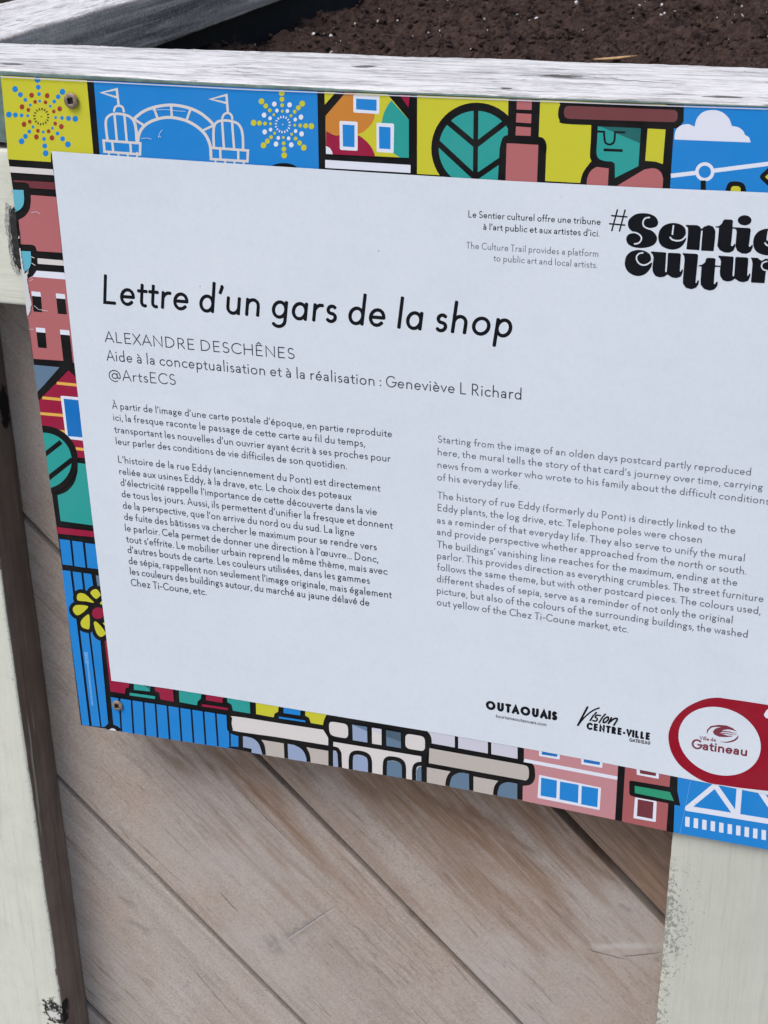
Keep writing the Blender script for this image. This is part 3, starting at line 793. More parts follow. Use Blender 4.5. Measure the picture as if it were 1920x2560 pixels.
for wq, bq in (([(325,1506),(417,1515),(425,1562),(330,1553)],[(330,1554),(425,1562),(436,1722),(348,1714)]),
               ([(575,1527),(668,1537),(673,1586),(580,1578)],[(580,1578),(673,1586),(690,1744),(597,1737)]),
               ([(370,1877),(465,1885),(471,1932),(375,1923)],[(376,1923),(471,1932),(484,2089),(395,2082)])):
    A.fill(L1(wq), 'white'); A.fill(L1(bq), 'black')
A.fill(L1([(617,1898),(712,1907),(719,1957),(622,1949)]), 'white')
A.fill(L1([(622,1949),(719,1957)])+L2([(752,200),(655,190)]), 'black')
A.fill(L2([(300,205),(615,235),(385,497),(300,560)]), 'slate')
A.fill(L2([(705,266),(800,352),(900,1170),(790,1160)]+[(735,1040),(660,930),(560,870),(380,830),(380,600)]), 'crimson')
for q in ([(585,398),(810,420)],[(437,548),(650,568)],[(380,706),(660,730)],[(540,878),(680,900)],[(735,1064),(890,1080)]): A.line(L2(q), 7, 'gold', cap=0)
A.fill(L2([(400,585),(330,640),(330,500),(600,200)]), 'black') if False else None
A.line(L2([(300,630),(705,205)]), 17, 'black', cap=0); A.line(L2([(690,200),(840,345)]), 15, 'black', cap=0)
A.fill(L2([(624,527),(820,544),(880,990),(680,966)]), 'white', 3); A.fill(L2([(655,557),(830,574),(875,957),(700,941)]), 'blue2')
A.fill(L2(ell((440,1185), 362, 352, 48)), 'black'); A.fill(L2(ell((445,1193), 293, 288, 48)), 'teal')
A.line(L2([(380,1195),(630,1000)]), 12, 'black', cap=0); A.line(L2([(400,1450),(745,1180)]), 12.5, 'black', cap=0)
A.fill(L2([(802,1215),(900,1228),(975,1858),(625,1810),(592,1548)]+smooth([(592,1548),(690,1505),(765,1420),(798,1310)])), 'teal')
A.fill(L2([(540,1866),(985,1918),(990,1978),(540,1934)]), 'crimson')
for q in ([(612,28),(720,40),(748,300),(645,288)],[(742,45),(850,60),(880,322),(768,305)],[(875,68),(990,82),(1020,337),(900,322)],
          [(637,345),(725,355),(920,1940),(845,1930)],[(748,360),(835,372),(1030,1950),(945,1942)],[(858,375),(940,386),(1016,900),(1112,1915),(1078,1952),(1045,1952)]): A.fill(L3(q), 'blue')
A.fill(L3([(985,400),(1030,405),(1045,515),(1000,505)]), 'slate')
petals = [[(795,600),(830,580),(880,595),(930,640),(965,680),(880,665),(800,655)],[(930,575),(960,545),(1000,545),(1032,590),(1034,604),(990,640),(950,610)],[(750,740),(775,708),(830,702),(905,715),(890,745),(840,790),(795,808),(760,780)],
          [(830,890),(845,850),(905,800),(922,830),(920,940),(890,948),(845,930)],[(965,890),(985,872),(1030,910),(1085,985),(1070,1015),(1030,1028),(990,985)],[(1028,690),(1055,655),(1070,700)],[(1056,890),(1080,885),(1090,925)]]
for q in petals: A.line(L3(smooth(q, True, 3)), 19, 'black', True)
A.fill(L3(ell((1005,787), 105, 105)), 'black')
for q in petals: A.fill(L3(smooth(q, True, 3)), 'yellow')
A.fill(L3(ell((1008,787), 62, 60)), 'crimson')
A.fill(L3([(1075,1070),(1110,1062),(1165,1470),(1330,1500),(1325,1547),(1290,1556),(1285,1612),(1135,1590)]), 'crimson')
rt = random.Random(11)
yy = 1185.
while yy < 1725:      # a hair-fine line of print running up the blue plank, too small to read
    hgt = rt.uniform(6, 13); f_ = (yy-1185)/540; xx = 888+f_*62; big = yy < 1290
    A.fill(L3([(xx-(22 if big else 9),yy),(xx+(14 if big else 10),yy+2),(xx+(15 if big else 11),yy+hgt+2),(xx-(21 if big else 8),yy+hgt)]), 'pblue'); yy += hgt+rt.uniform(2.5, 5)
# -- bottom border
A.fill(B1([(362,312),(1250,450),(1256,560)]+smooth([(1256,560),(1285,592),(1342,612)])+[(1342,720),(450,600),(452,572)]+smooth([(452,572),(420,540),(383,524)])), 'blue')
for xt, xb in ((428,453),(522,545),(614,636),(706,729),(797,821),(889,911),(981,1002),(1074,1094),(1168,1188)):
    A.line(B1([(xt,310+(xt-362)*.155),(xb,720)]), 4.6, 'black', cap=0)
A.line(B1([(1276,580),(1280,720)]), 4.2, 'black', cap=0)
A.fill(B1(smooth([(1235,705),(1290,692),(1360,698),(1440,725),(1500,760)])+[(1500,790),(1235,760)]), 'black')
A.line(B1([(1358,600),(1360,705)]), 11, 'black', cap=0)
A.fill(L3(ell((1155,2003), 74, 62)), 'black'); A.fill(L3(ell((1155,2006), 43, 40)), 'white')
A.fill(B1([(540,200),(668,225),(662,269),(540,256)]), 'teal'); A.fill(B1([(508,278),(703,305),(703,327),(508,299)]), 'teal'); A.fill(B1([(610,215),(668,225),(662,255)]), 'dteal')
A.fill(B1([(698,225),(840,250),(848,348),(745,330),(735,282),(703,263)]), 'crimson')
A.fill(B1([(885,250),(1060,280),(1054,325),(1030,345),(1025,375),(890,350)]), 'teal')
A.fill(B1([(1092,290),(1224,310),(1220,356),(1095,336)]), 'crimson'); A.fill(B1([(1062,365),(1262,395),(1262,413),(1062,383)]), 'crimson')
A.fill(B1([(1255,310),(1430,340),(1433,438),(1300,416),(1290,370),(1258,350)]), 'teal')
A.fill(B2([(247,155),(424,185),(418,240),(390,255),(385,283),(250,258)]), 'yellow')
A.fill(B2([(460,195),(592,218),(588,269),(460,250)]), 'blue'); A.fill(B2([(425,276),(628,307),(628,321),(425,291)]), 'blue')
A.fill(B2([(625,218),(797,246),(772,300),(762,342),(670,326),(655,285),(628,270)]), 'yellow')
A.fill(B2(smooth([(62,330),(66,290),(84,275),(400,323)])+[(765,378),(803,440),(803,498)]+smooth([(400,433),(100,390),(72,372),(62,330)])), 'cream')
A.fill(B2([(148,428)]+smooth([(175,430),(228,446),(270,485),(296,560)])+[(297,600),(215,560),(215,525),(150,512)]), 'lav')
A.fill(B2(smooth([(290,455),(312,490),(322,535),(326,600)])+[(468,625),(462,482)]), 'beige')
A.fill(B2([(492,485)]+smooth([(540,494),(590,520),(620,555),(636,600)])+[(637,650),(497,630)]), 'lav')
A.fill(B2(smooth([(635,512),(655,550),(666,590),(669,660)])+[(808,690),(803,540)]), 'beige')
A.fill(B2([(842,470),(1518,582),(1522,800),(840,690)]), 'cream')
A.fill(B2([(808,330),(825,314),(955,335),(957,447),(838,427),(812,402)]), 'cream', 12)
A.fill(B2([(988,338),(1101,356),(1104,476),(992,458)]), 'lav'); A.fill(B2([(988,338),(1101,356),(1101,390)]), 'slate')
A.fill(B2([(1138,362),(1212,373),(1213,496),(1140,484)]), 'cream'); A.fill(B2([(1138,362),(1212,373),(1212,416),(1138,384)]), 'lilac')
A.fill(B2([(1247,380),(1360,400),(1362,520),(1250,501)]), 'slate'); A.fill(B2([(1247,380),(1360,400),(1361,470),(1250,430)]), 'dslate')
A.fill(B2([(1395,406),(1546,430),(1546,545),(1395,520)]), 'cream', 12)
A.fill(B2([(838,530),(880,560),(882,700),(838,690)]), 'lav'); A.line(B2(smooth([(835,520),(870,528),(890,560)])+[(896,700)]), 10, 'black', cap=0)
A.line(B2([(821,440),(823,700)]), 12, 'black', cap=0)
A.fill(B2([(992,740),(992,585),(1012,568),(1085,580),(1109,602),(1109,740)]), 'lav'); A.line(B2([(976,740)]+smooth([(976,610),(984,570),(1015,553),(1075,561),(1112,585),(1124,625)])+[(1125,740)]), 10.5, 'black', cap=0)
A.fill(B2([(1253,790),(1253,630),(1272,612),(1345,625),(1370,648),(1370,790)]), 'slate'); A.line(B2([(1237,790)]+smooth([(1237,655),(1245,612),(1276,597),(1340,607),(1375,632),(1385,670)])+[(1386,800)]), 10.5, 'black', cap=0)
A.fill(B2([(1480,800),(1480,690),(1500,660),(1524,662),(1524,800)]), 'slate'); A.line(B2([(1462,800)]+smooth([(1462,690),(1472,655),(1500,640),(1535,642)])), 10.5, 'black', cap=0)
A.line(B2([(1538,560),(1540,810)]), 13.5, 'black', cap=0)
A.fill(B3([(232,140),(1062,290),(1062,417),(282,276)]), 'lilac')
A.line(B3([(512,180),(512,320)]), 8.6, 'black', cap=0); A.line(B3([(810,230),(810,375)]), 8.6, 'black', cap=0)
for q in ([(795,258),(835,264),(835,285),(795,280)],[(880,270),(928,278),(928,300),(880,294)],[(1422,358),(1468,366),(1466,385),(1422,378)],[(1520,374),(1548,378),(1548,395),(1520,390)]): A.fill(B2(q), 'black')
A.line(B2(smooth([(800,278),(900,292),(1200,342),(1500,390),(1560,412),(1580,470),(1560,540),(1520,560)])), 12, 'black', cap=0)
A.fill(B3([(268,320),(1110,470)]+smooth([(1110,470),(1150,485),(1165,525),(1160,590),(1135,612)])+[(262,455)]), 'beige')
A.fill(B3([(245,492),(458,530)]+smooth([(458,530),(425,580),(412,640)])+[(412,720),(245,690)]), 'beige')
A.fill(B3([(450,730),(452,640)]+smooth([(452,640),(475,575),(540,542),(625,552)])+[(628,760)]), 'slate')
A.fill(B3([(665,575),(888,615)]+smooth([(888,615),(855,660),(842,720)])+[(842,800),(665,770)]), 'beige')
A.fill(B3([(880,810),(882,720)]+smooth([(882,720),(905,655),(970,627),(1060,640)])+[(1060,840)]), 'slate')
A.fill(B3([(1120,290),(1640,390)])+B4([(468,660),(440,1140)])+B3([(1106,860),(1110,660)])+B3(smooth([(1110,660),(1180,648),(1217,600),(1220,540),(1210,480),(1170,443),(1120,430)])), 'palerose')
A.line(B3([(1120,430)])+B4([(460,778)]), 8.5, 'white', cap=0)
A.fill(B3([(1258,320),(1446,355),(1440,422),(1255,390)]), 'white'); A.fill(B3([(1282,325),(1422,350),(1420,399),(1280,377)]), 'blue2')
A.fill(B4([(172,600),(344,630),(338,696),(172,666)]), 'white'); A.fill(B4([(190,605),(322,630),(318,673),(192,652)]), 'blue2')
A.fill(B3([(1256,560)])+B4([(329,854),(318,1032)])+B3([(1242,768)]), 'white', 2)
A.fill(B3([(1275,585),(1418,612),(1412,772),(1270,748)]), 'blue'); A.fill(B3([(1445,620),(1613,650),(1607,815),(1440,782)]), 'blue'); A.fill(B4([(175,838),(307,861),(300,1010),(170,986)]), 'blue')
A.fill(B4([(466,660),(522,670),(495,1160),(438,1150)]), 'black')
A.fill(B4([(522,670),(882,742),(866,1240),(493,1160)]), 'brick')
A.fill(B4([(612,690),(792,722),(788,783),(614,750)]), 'white'); A.fill(B4([(638,700),(770,724),(765,761),(640,740)]), 'maroon')
A.fill(B4([(600,930),(773,962),(765,1127),(587,1096)]), 'white', 2); A.fill(B4([(622,945),(748,968),(740,1103),(615,1079)]), 'maroon')
A.fill(B4([(938,750),(2100,960),(2100,1440),(900,1260),(915,990),(960,998),(938,880)]), 'blue')
A.fill(B4([(882,745),(940,755),(938,880),(958,985),(915,985),(905,1260),(846,1250)]), 'black')
A.fill(B4([(554,800),(570,797),(890,850),(932,880),(962,998),(580,922),(554,910)]), 'black', 6); A.fill(B4([(598,838),(880,888),(910,960),(598,896)]), 'green')
def wl(q, wd=40): A.line(B4(q), wd/3.19, 'white')
wl([(1262,815),(1022,1012)], 40); wl([(1020,1018),(2000,1175)], 42); wl([(1232,825),(1400,1065)], 40); wl([(1434,830),(1416,1070)], 44); wl([(1590,870),(1760,1120)], 42)
for i in range(16):
    x, y = 1001+i*67.6, 1083+i*11.6; A.fill(B4([(x,y),(x+35,y+6),(x+33,y+84),(x-2,y+78)]), 'white')
A.line(B4([(1045,790),(955,1225)]), .8, 'pblue', cap=0)
# the blue fields are traced with hairline scuffs
rs = random.Random(5)
for q in (R1([(990,712),(1080,708),(1140,716),(1205,720)]), R1([(920,895),(960,892),(985,900)]), R1([(1030,890),(1038,862),(1055,840)]), L1([(355,1650),(400,1690),(495,1708)]), L1([(330,700),(380,690),(420,715)]), L1([(310,1400),(345,1380)]), L1([(285,1890),(350,1895)]), R1([(1035,880),(1048,888)])):
    A.line(q, .9, 'white', cap=.5)
# torn, peeled stretch of the left edge
A.fill(L1([(175,660),(150,690),(160,760),(205,880),(215,1010),(205,1060),(165,1000),(120,820),(100,700)]), 'black')
def rag(pts, key, amp):
    out = []
    for q in densify(pts, 3.0): out.append((q[0]+rs.uniform(-amp, amp), q[1]+rs.uniform(-amp, amp)))
    A.fill(out, key)
rag(L1([(200,1060),(214,1062),(245,1260),(262,1330),(300,1310),(282,1345),(300,1480),(322,1590),(330,1640),(305,1745),(270,1760),(235,1400)]), 'tear', 1.1)
rag(L1([(270,1760),(285,1765),(330,2180),(345,2200),(318,2205)]), 'tear', .8)
for q in ([(328,1150),(360,1165)],[(330,1215),(368,1240)],[(262,1330),(300,1290)],[(150,965),(205,960),(200,940)],[(105,925),(150,940)]): A.line(L1(q), 1.6, 'tear', cap=.5)
A.line([(x, y+2.2) for x, y in TOP if x <= 1920], 2.6, 'lilac', cap=0)
art = A.build('printed_border', sign)
# sliver of dark core standing out past the torn edge
V, F = [], []
cr = [(95,700),(135,650),(150,690),(190,780),(215,1000),(205,1075),(215,1265),(190,1290),(150,1230),(118,1010),(103,905),(98,800)]
pz = [S(*q) for q in L1([(x+rs.uniform(-5,5), y+rs.uniform(-5,5)) for x, y in densify(cr, 22)])]
V = [W(p, .0006+rs.uniform(-.0003,.0005)) for p in pz]+[W(p, .0024) for p in pz]; n_ = len(pz)
F = [tuple(range(n_))]+[(k, n_+k, n_+(k+1) % n_, (k+1) % n_) for k in range(n_)]
tr = part('torn_edge', V, F, simple('black_core', (.018,.018,.018), .6, .5, 400, bump=.8), sign); tr['label'] = 'crushed black strip on the left edge of the sign'

# glue and torn film left on the rail beside the crushed edge
cr = [(60,600),(112,640),(98,700),(100,905),(116,1010),(150,1235),(205,1300),(200,1318),(150,1305),(112,1200),(92,1000),(66,900),(48,800),(58,700)]
pz = [S(q[0]+rs.uniform(-2.0,2.0), q[1]+rs.uniform(-2.0,2.0), FY) for q in densify(L1(cr), 4)]
V = [W(p, FY-.0008+rs.uniform(-.0003,.0003)) for p in pz]+[W(p, FY+.001) for p in pz]; n_ = len(pz)
F = [tuple(range(n_))]+[(k, n_+k, n_+(k+1) % n_, (k+1) % n_) for k in range(n_)]
part('glue_residue', V, F, simple('grey_glue', (.36,.36,.34), .8, .55, 500, bump=1.0), planter)

# -- white text panel
P_ = Art(-.00085)
top_e = [(131,377),(380,394.5),(640,411.5),(960,432),(1280,451.5),(1600,467.5),(1920,480.5),(2160,488)]
bot_e = [(280,1700),(420,1719.5),(560,1741.5),(820,1785),(1060,1824.5),(1309,1868),(1500,1903),(1676,1937),(1920,1985),(2120,2026)]
lef_e = [(187,900),(209,1100),(238,1342)]
wp = top_e+list(reversed(bot_e))+list(reversed(lef_e))
P_.face([S(*q) for q in wp], 'panel')
P_.build('white_panel', sign)

# ------------------------------------------------------------------ lettering: a round monoline alphabet drawn as pen strokes
def arc(cx_, cy_, rx, ry, a0, a1, n_=None):
    n_ = n_ or max(4, int(abs(a1-a0)/22))
    return [(cx_+rx*math.cos(math.radians(a0+(a1-a0)*i/n_)), cy_+ry*math.sin(math.radians(a0+(a1-a0)*i/n_))) for i in range(n_+1)]
def O_(cx_, cy_, rx, ry): return ('c', arc(cx_, cy_, rx, ry, 0, 360, 20)[:-1])
def D_(x, y, r=.068): return ('d', x, y, r)
b_ = .055
G = {}
def g(ch, wd, *st): G[ch] = (wd, st)
bowl = O_(.26,.30,.205,.25)
g('n', .48, [(b_,.05),(b_,.55)], [(b_,.32)]+arc(.24,.35,.185,.20,180,0)+[(.425,.05)])
g('m', .74, [(b_,.05),(b_,.55)], [(b_,.34)]+arc(.2125,.38,.1575,.17,180,0)+[(.37,.05)], [(.37,.34)]+arc(.5275,.38,.1575,.17,180,0)+[(.685,.05)])
g('h', .48, [(b_,.05),(b_,.99)], [(b_,.32)]+arc(.24,.35,.185,.20,180,0)+[(.425,.05)])
g('u', .48, [(b_,.55)]+arc(.24,.25,.185,.20,180,360)+[(.425,.28)], [(.425,.55),(.425,.05)])
g('r', .32, [(b_,.05),(b_,.55)], [(b_,.34)]+arc(.25,.33,.195,.22,180,78))
g('o', .57, O_(.285,.30,.23,.25)); g('c', .46, arc(.285,.30,.23,.25,48,312))
g('e', .53, arc(.265,.30,.21,.25,2,318), [(.065,.305),(.465,.305)])
g('a', .435, arc(.215,.405,.155,.145,152,0)+[(.37,.05)], O_(.20,.19,.15,.135)); g('a1', .52, bowl, [(.465,.55),(.465,.05)])
g('d', .52, bowl, [(.465,.99),(.465,.05)]); g('b', .52, O_(.26,.30,.205,.25), [(b_,.99),(b_,.05)])
g('p', .52, bowl, [(b_,.55),(b_,-.27)]); g('q', .52, bowl, [(.465,.55),(.465,-.27)])
g('g1', .52, bowl, [(.465,.55),(.465,-.06)]+arc(.26,-.07,.205,.19,0,-145)); g('g', .46, O_(.21,.39,.15,.15), [(.32,.49),(.45,.53)], [(.13,.26),(.09,.19),(.15,.135),(.25,.11)], O_(.22,-.05,.175,.15))
g('s', .37, arc(.195,.43,.12,.12,42,270)+arc(.195,.18,.135,.13,90,-142)[1:])
g('t', .31, [(.14,.74),(.14,.2)]+arc(.255,.18,.115,.13,180,285), [(.02,.54),(.29,.54)])
g('f', .30, arc(.255,.83,.115,.15,62,180)+[(.14,.05)], [(.02,.54),(.27,.54)])
g('i', .11, [(b_,.05),(b_,.55)], D_(b_,.79)); g('j', .16, [(.105,.55),(.105,-.12)]+arc(-.005,-.13,.11,.13,0,-85), D_(.105,.79))
g('k', .45, [(b_,.05),(b_,.99)], [(.39,.55),(.07,.27)], [(.17,.36),(.42,.05)]); g('l', .11, [(b_,.05),(b_,.99)])
g('v', .47, [(.04,.55),(.235,.07),(.43,.55)]); g('w', .72, [(.04,.55),(.20,.07),(.36,.52),(.52,.07),(.68,.55)])
g('x', .44, [(.04,.55),(.40,.05)], [(.40,.55),(.04,.05)]); g('y', .48, [(.04,.55),(.24,.08)], [(.44,.55),(.15,-.25)])
g('z', .42, [(.05,.545),(.36,.545),(.055,.055),(.38,.055)])
g('œ', .93, O_(.26,.30,.205,.25), arc(.665,.30,.21,.25,2,318), [(.465,.305),(.865,.305)])
g('A', .72, [(.05,.04),(.36,.96),(.67,.04)], [(.16,.33),(.56,.33)]); g('C', .71, arc(.43,.5,.38,.45,47,313))
g('D', .70, ('c', [(b_,.055),(b_,.945),(.24,.945)]+arc(.24,.5,.40,.445,78,-78)+[(.24,.055)])); g('E', .49, [(.44,.945),(b_,.945),(b_,.055),(.45,.055)], [(b_,.51),(.40,.51)])
g('G', .80, arc(.43,.5,.38,.45,47,352)+[(.81,.46),(.52,.46)]); g('H', .67, [(b_,.04),(b_,.96)], [(.615,.04),(.615,.96)], [(b_,.51),(.615,.51)])
g('I', .11, [(b_,.04),(b_,.96)]); g('L', .45, [(b_,.96),(b_,.055),(.41,.055)]); g('N', .68, [(b_,.04),(b_,.95),(.625,.05),(.625,.96)])
g('O', .91, O_(.455,.5,.40,.45)); g('P', .50, [(b_,.04),(b_,.945),(.22,.945)]+arc(.22,.70,.225,.245,80,-80)+[(.22,.455),(b_,.455)])
g('R', .54, [(b_,.04),(b_,.945),(.22,.945)]+arc(.22,.70,.225,.245,80,-80)+[(.22,.455),(b_,.455)], [(.24,.455),(.49,.05)])
g('S', .52, arc(.265,.715,.18,.23,40,270)+arc(.265,.27,.205,.215,90,-145)[1:]); g('T', .58, [(.05,.945),(.53,.945)], [(.29,.945),(.29,.04)])
g('U', .63, [(b_,.96)]+arc(.315,.36,.26,.305,180,360)+[(.575,.96)]); g('V', .68, [(.05,.96),(.34,.06),(.63,.96)]); g('X', .62, [(.05,.96),(.57,.04)], [(.57,.96),(.05,.04)])
g('@', .98, arc(.49,.38,.43,.49,-62,-345,22)+[(.905,.25),(.86,.17),(.78,.16),(.715,.24),(.70,.36)], O_(.49,.37,.20,.22), [(.69,.60),(.70,.30)])
g('.', .13, D_(.065,.07)); g(',', .14, [(.085,.08),(.045,-.10)]); g('’', .14, D_(.085,.90,.06), [(.095,.88),(.04,.70)]); g('(', .24, arc(.43,.38,.37,.66,140,220)); g(')', .24, arc(-.19,.38,.37,.66,40,-40))
g('-', .33, [(.05,.36),(.28,.36)]); g(':', .13, D_(.065,.09), D_(.065,.49)); g(' ', .20)
ACC = {'é': ('e', 'a'), 'è': ('e', 'g'), 'ê': ('e', 'c'), 'à': ('a', 'g'), 'â': ('a', 'c'), 'À': ('A', 'g'), 'Ê': ('E', 'c')}
ROUND = set('oceœadqgCGOQ@'); DIAG = set('vwxyAVXTk')
def glyph(ch, title):
    if ch in ACC:
        base, k = ACC[ch]; wd, st = glyph(base, title); c = wd/2-.01; up = .40 if base.isupper() else 0
        if k == 'a': s_2 = [(c-.02,.68+up),(c+.10,.80+up)]
        elif k == 'g': s_2 = [(c-.10,.80+up),(c+.03,.68+up)]
        else: s_2 = [(c-.12,.68+up),(c,.80+up),(c+.12,.68+up)]
        return wd, tuple(st)+(s_2,)
    if title and ch in 'ag': return G[ch+'1']
    return G[ch]
def bear(ch, left):
    base = ACC[ch][0] if ch in ACC else ch
    if base == ' ': return .03
    if base in DIAG: return .02
    if base in 'oceœOCGs@S': return .055
    if base in 'adqg': return .055 if left else .085
    if base in 'bp': return .085 if left else .055
    if base in 'tfr': return .04 if base != 'r' or not left else .085
    if base in '.,’:-()': return .045
    return .085
class Letters(Art):
    def text(s, txt, p0, p1, cap_px, key, wgt=.11, title=False, heavy=False, sp=0.0, lean=0.0):
        a0, a1 = Vector(S(*p0)), Vector(S(*p1))
        capm = (Vector(S(p0[0], p0[1]-cap_px))-a0).length
        tot = 0.; lay = []
        for ch in txt:
            wd, st = glyph(ch, title); l_ = bear(ch, True)+sp/2; r_ = bear(ch, False)+sp/2
            if ch == txt[0] and not lay: l_ = 0
            lay.append((tot+l_, ch)); tot += l_+wd+r_
        tot -= bear(txt[-1], False)+sp/2
        ux = (a1-a0)/tot; un = ux.normalized(); uy = Vector((un.y, -un.x))*capm      # up is -d
        # lettering stands square on the board
        uy = Vector((0, -capm)) if abs(un.y) < .02 else uy
        uy = uy+un*(lean*capm); hw = wgt*capm
        s.up(); yb = s.y
        for x, ch in lay:
            wd, st = glyph(ch, title)
            for k_, q in enumerate(st):
                y1 = s.y = yb-1.2e-6*k_
                if q[0] == 'd':
                    c = a0+ux*(x+q[1])+uy*q[2]; r = q[3]*capm*max(1., wgt/.11*.9)
                    s.face(ell((c.x, c.y), r, r, 10), key); continue
                cl = q[0] == 'c'; pts = q[1] if cl else q
                if heavy:      # keep the outer size when the pen gets fatter
                    i0 = wgt/2
                    tx = lambda v: i0+(v-.055)*(wd-2*i0)/max(wd-.11, .02) if wd > .2 else v
                    top = 1.0 if ch.isupper() else 1.0
                    ty = lambda v: i0+(v-.055)*(1-2*i0)/.89
                    pts = [(tx(px), ty(py)) for px, py in pts]
                pp = [a0+ux*(x+px)+uy*py for px, py in pts]
                for i, f in enumerate(ribbon([(p.x, p.y) for p in pp], hw, cl, .9)):
                    s.y = y1-4e-7*(i % 3)
                    s.face(f, key)
        s.y = yb
Y0 = -.00088
CE, CF, CG, CH = crop(1080,1070,3.95), crop(1500,1090,3.95), crop(1080,1330,3.95), crop(1500,1340,3.95)
CA, CB, CC, CD = crop(260,980,4.3658), crop(620,1000,4.3658), crop(280,1240,4.3658), crop(640,1260,4.3658)
CT, CU, CHD, CK = crop(230,660,3.016), crop(760,700,2.911), crop(1140,500,3.95), crop(1500,490,3.95)
one = lambda T, q: T([q])[0]
t = Letters(Y0)
t.text('Lettre d’un gars de la shop', one(CT,(90,297)), one(CU,(1508,419)), 73, 'text', .114, True, lean=.13)
t.build('title_text', sign)
t = Letters(Y0)
t.text('ALEXANDRE DESCHÊNES', one(CT,(102,584)), one(CT,(1535,716)), 27.2, 'text2', .098)
t.text('Aide à la conceptualisation et à la réalisation : Geneviève L Richard', one(CT,(117,724)), one(CU,(1585,869)), 27.5, 'text2', .095)
t.text('@ArtsECS', one(CT,(132,868)), one(CT,(640,911)), 27.5, 'text2', .09)
t.build('credit_text', sign)
t = Letters(Y0)
t.text('Le Sentier culturel offre une tribune', one(CHD,(127,168)), one(CHD,(1430,243)), 17.6, 'text', .115)
t.text('à l’art public et aux artistes d’ici.', one(CHD,(273,290)), one(CHD,(1420,358)), 17.6, 'text', .115)
t.text('The Culture Trail provides a platform', one(CHD,(105,475)), one(CHD,(1408,558)), 17.4, 'text3', .10)
t.text('to public art and local artists.', one(CHD,(375,600)), one(CHD,(1398,670)), 17.4, 'text3', .10)
t.build('slogan_text', sign)
t = Letters(Y0)
FR = [('À partir de l’image d’une carte postale d’époque, en partie reproduite', CA,(98,176),CB,(1578,402)), ('ici, la fresque raconte le passage de cette carte au fil du temps,', CA,(112,305),CB,(1283,506)),
 ('transportant les nouvelles d’un ouvrier ayant écrit à ses proches pour', CA,(125,438),CB,(1560,671)), ('leur parler des conditions de vie difficiles de son quotidien.', CA,(140,566),CB,(1085,752)),
 ('L’histoire de la rue Eddy (anciennement du Pont) est directement', CA,(165,765),CB,(1448,994)), ('reliée aux usines Eddy, à la drave, etc. Le choix des poteaux', CA,(177,893),CB,(1135,1088)),
 ('d’électricité rappelle l’importance de cette découverte dans la vie', CA,(190,1015),CD,(1325,118)), ('de tous les jours. Aussi, ils permettent d’unifier la fresque et donnent', CA,(203,1140),CD,(1495,267)),
 ('de la perspective, que l’on arrive du nord ou du sud. La ligne', CC,(128,130),CD,(1080,343)), ('de fuite des bâtisses va chercher le maximum pour se rendre vers', CC,(142,254),CD,(1322,500)),
 ('le parloir. Cela permet de donner une direction à l’œuvre... Donc,', CC,(152,376),CD,(1340,634)), ('tout s’effrite. Le mobilier urbain reprend le même thème, mais avec', CC,(167,498),CD,(1437,766)),
 ('d’autres bouts de carte. Les couleurs utilisées, dans les gammes', CC,(180,614),CD,(1247,866)), ('de sépia, rappellent non seulement l’image originale, mais également', CC,(192,734),CD,(1485,1022)),
 ('les couleurs des buildings autour, du marché au jaune délavé de', CC,(207,850),CD,(1243,1108)), ('Chez Ti-Coune, etc.', CC,(217,972),CC,(1040,1078))]
for tx, Ta, qa, Tb, qb in FR: t.text(tx, one(Ta, qa), one(Tb, qb), 18, 'text2', .116)
t.build('french_paragraphs', sign)
t = Letters(Y0)
EN = [('Starting from the image of an olden days postcard partly reproduced', CE,(60,137),CF,(1490,385)), ('here, the mural tells the story of that card’s journey over time, carrying', CE,(60,262),CF,(1605,532)),
 ('news from a worker who wrote to his family about the difficult conditions', CE,(58,387),CF,(1672,672)), ('of his everyday life.', CE,(55,510),CE,(870,600)),
 ('The history of rue Eddy (formerly du Pont) is directly linked to the', CE,(58,691),CF,(1337,962)), ('Eddy plants, the log drive, etc. Telephone poles were chosen', CE,(60,812),CF,(1005,1052)),
 ('as a reminder of that everyday life. They also serve to unify the mural', CE,(53,934),CH,(1428,246)), ('and provide perspective whether approached from the north or south.', CE,(52,1048),CH,(1445,375)),
 ('The buildings’ vanishing line reaches for the maximum, ending at the', CG,(55,147),CH,(1355,488)), ('parlor. This provides direction as everything crumbles. The street furniture', CG,(55,257),CH,(1613,648)),
 ('follows the same theme, but with other postcard pieces. The colours used,', CG,(55,371),CH,(1585,768)), ('different shades of sepia, serve as a reminder of not only the original', CG,(52,486),CH,(1308,857)),
 ('picture, but also of the colours of the surrounding buildings, the washed', CG,(52,601),CH,(1457,998)), ('out yellow of the Chez Ti-Coune market, etc.', CG,(52,716),CH,(280,948))]
for tx, Ta, qa, Tb, qb in EN: t.text(tx, one(Ta, qa), one(Tb, qb), 18.3, 'text3', .118)
t.build('english_paragraphs', sign)

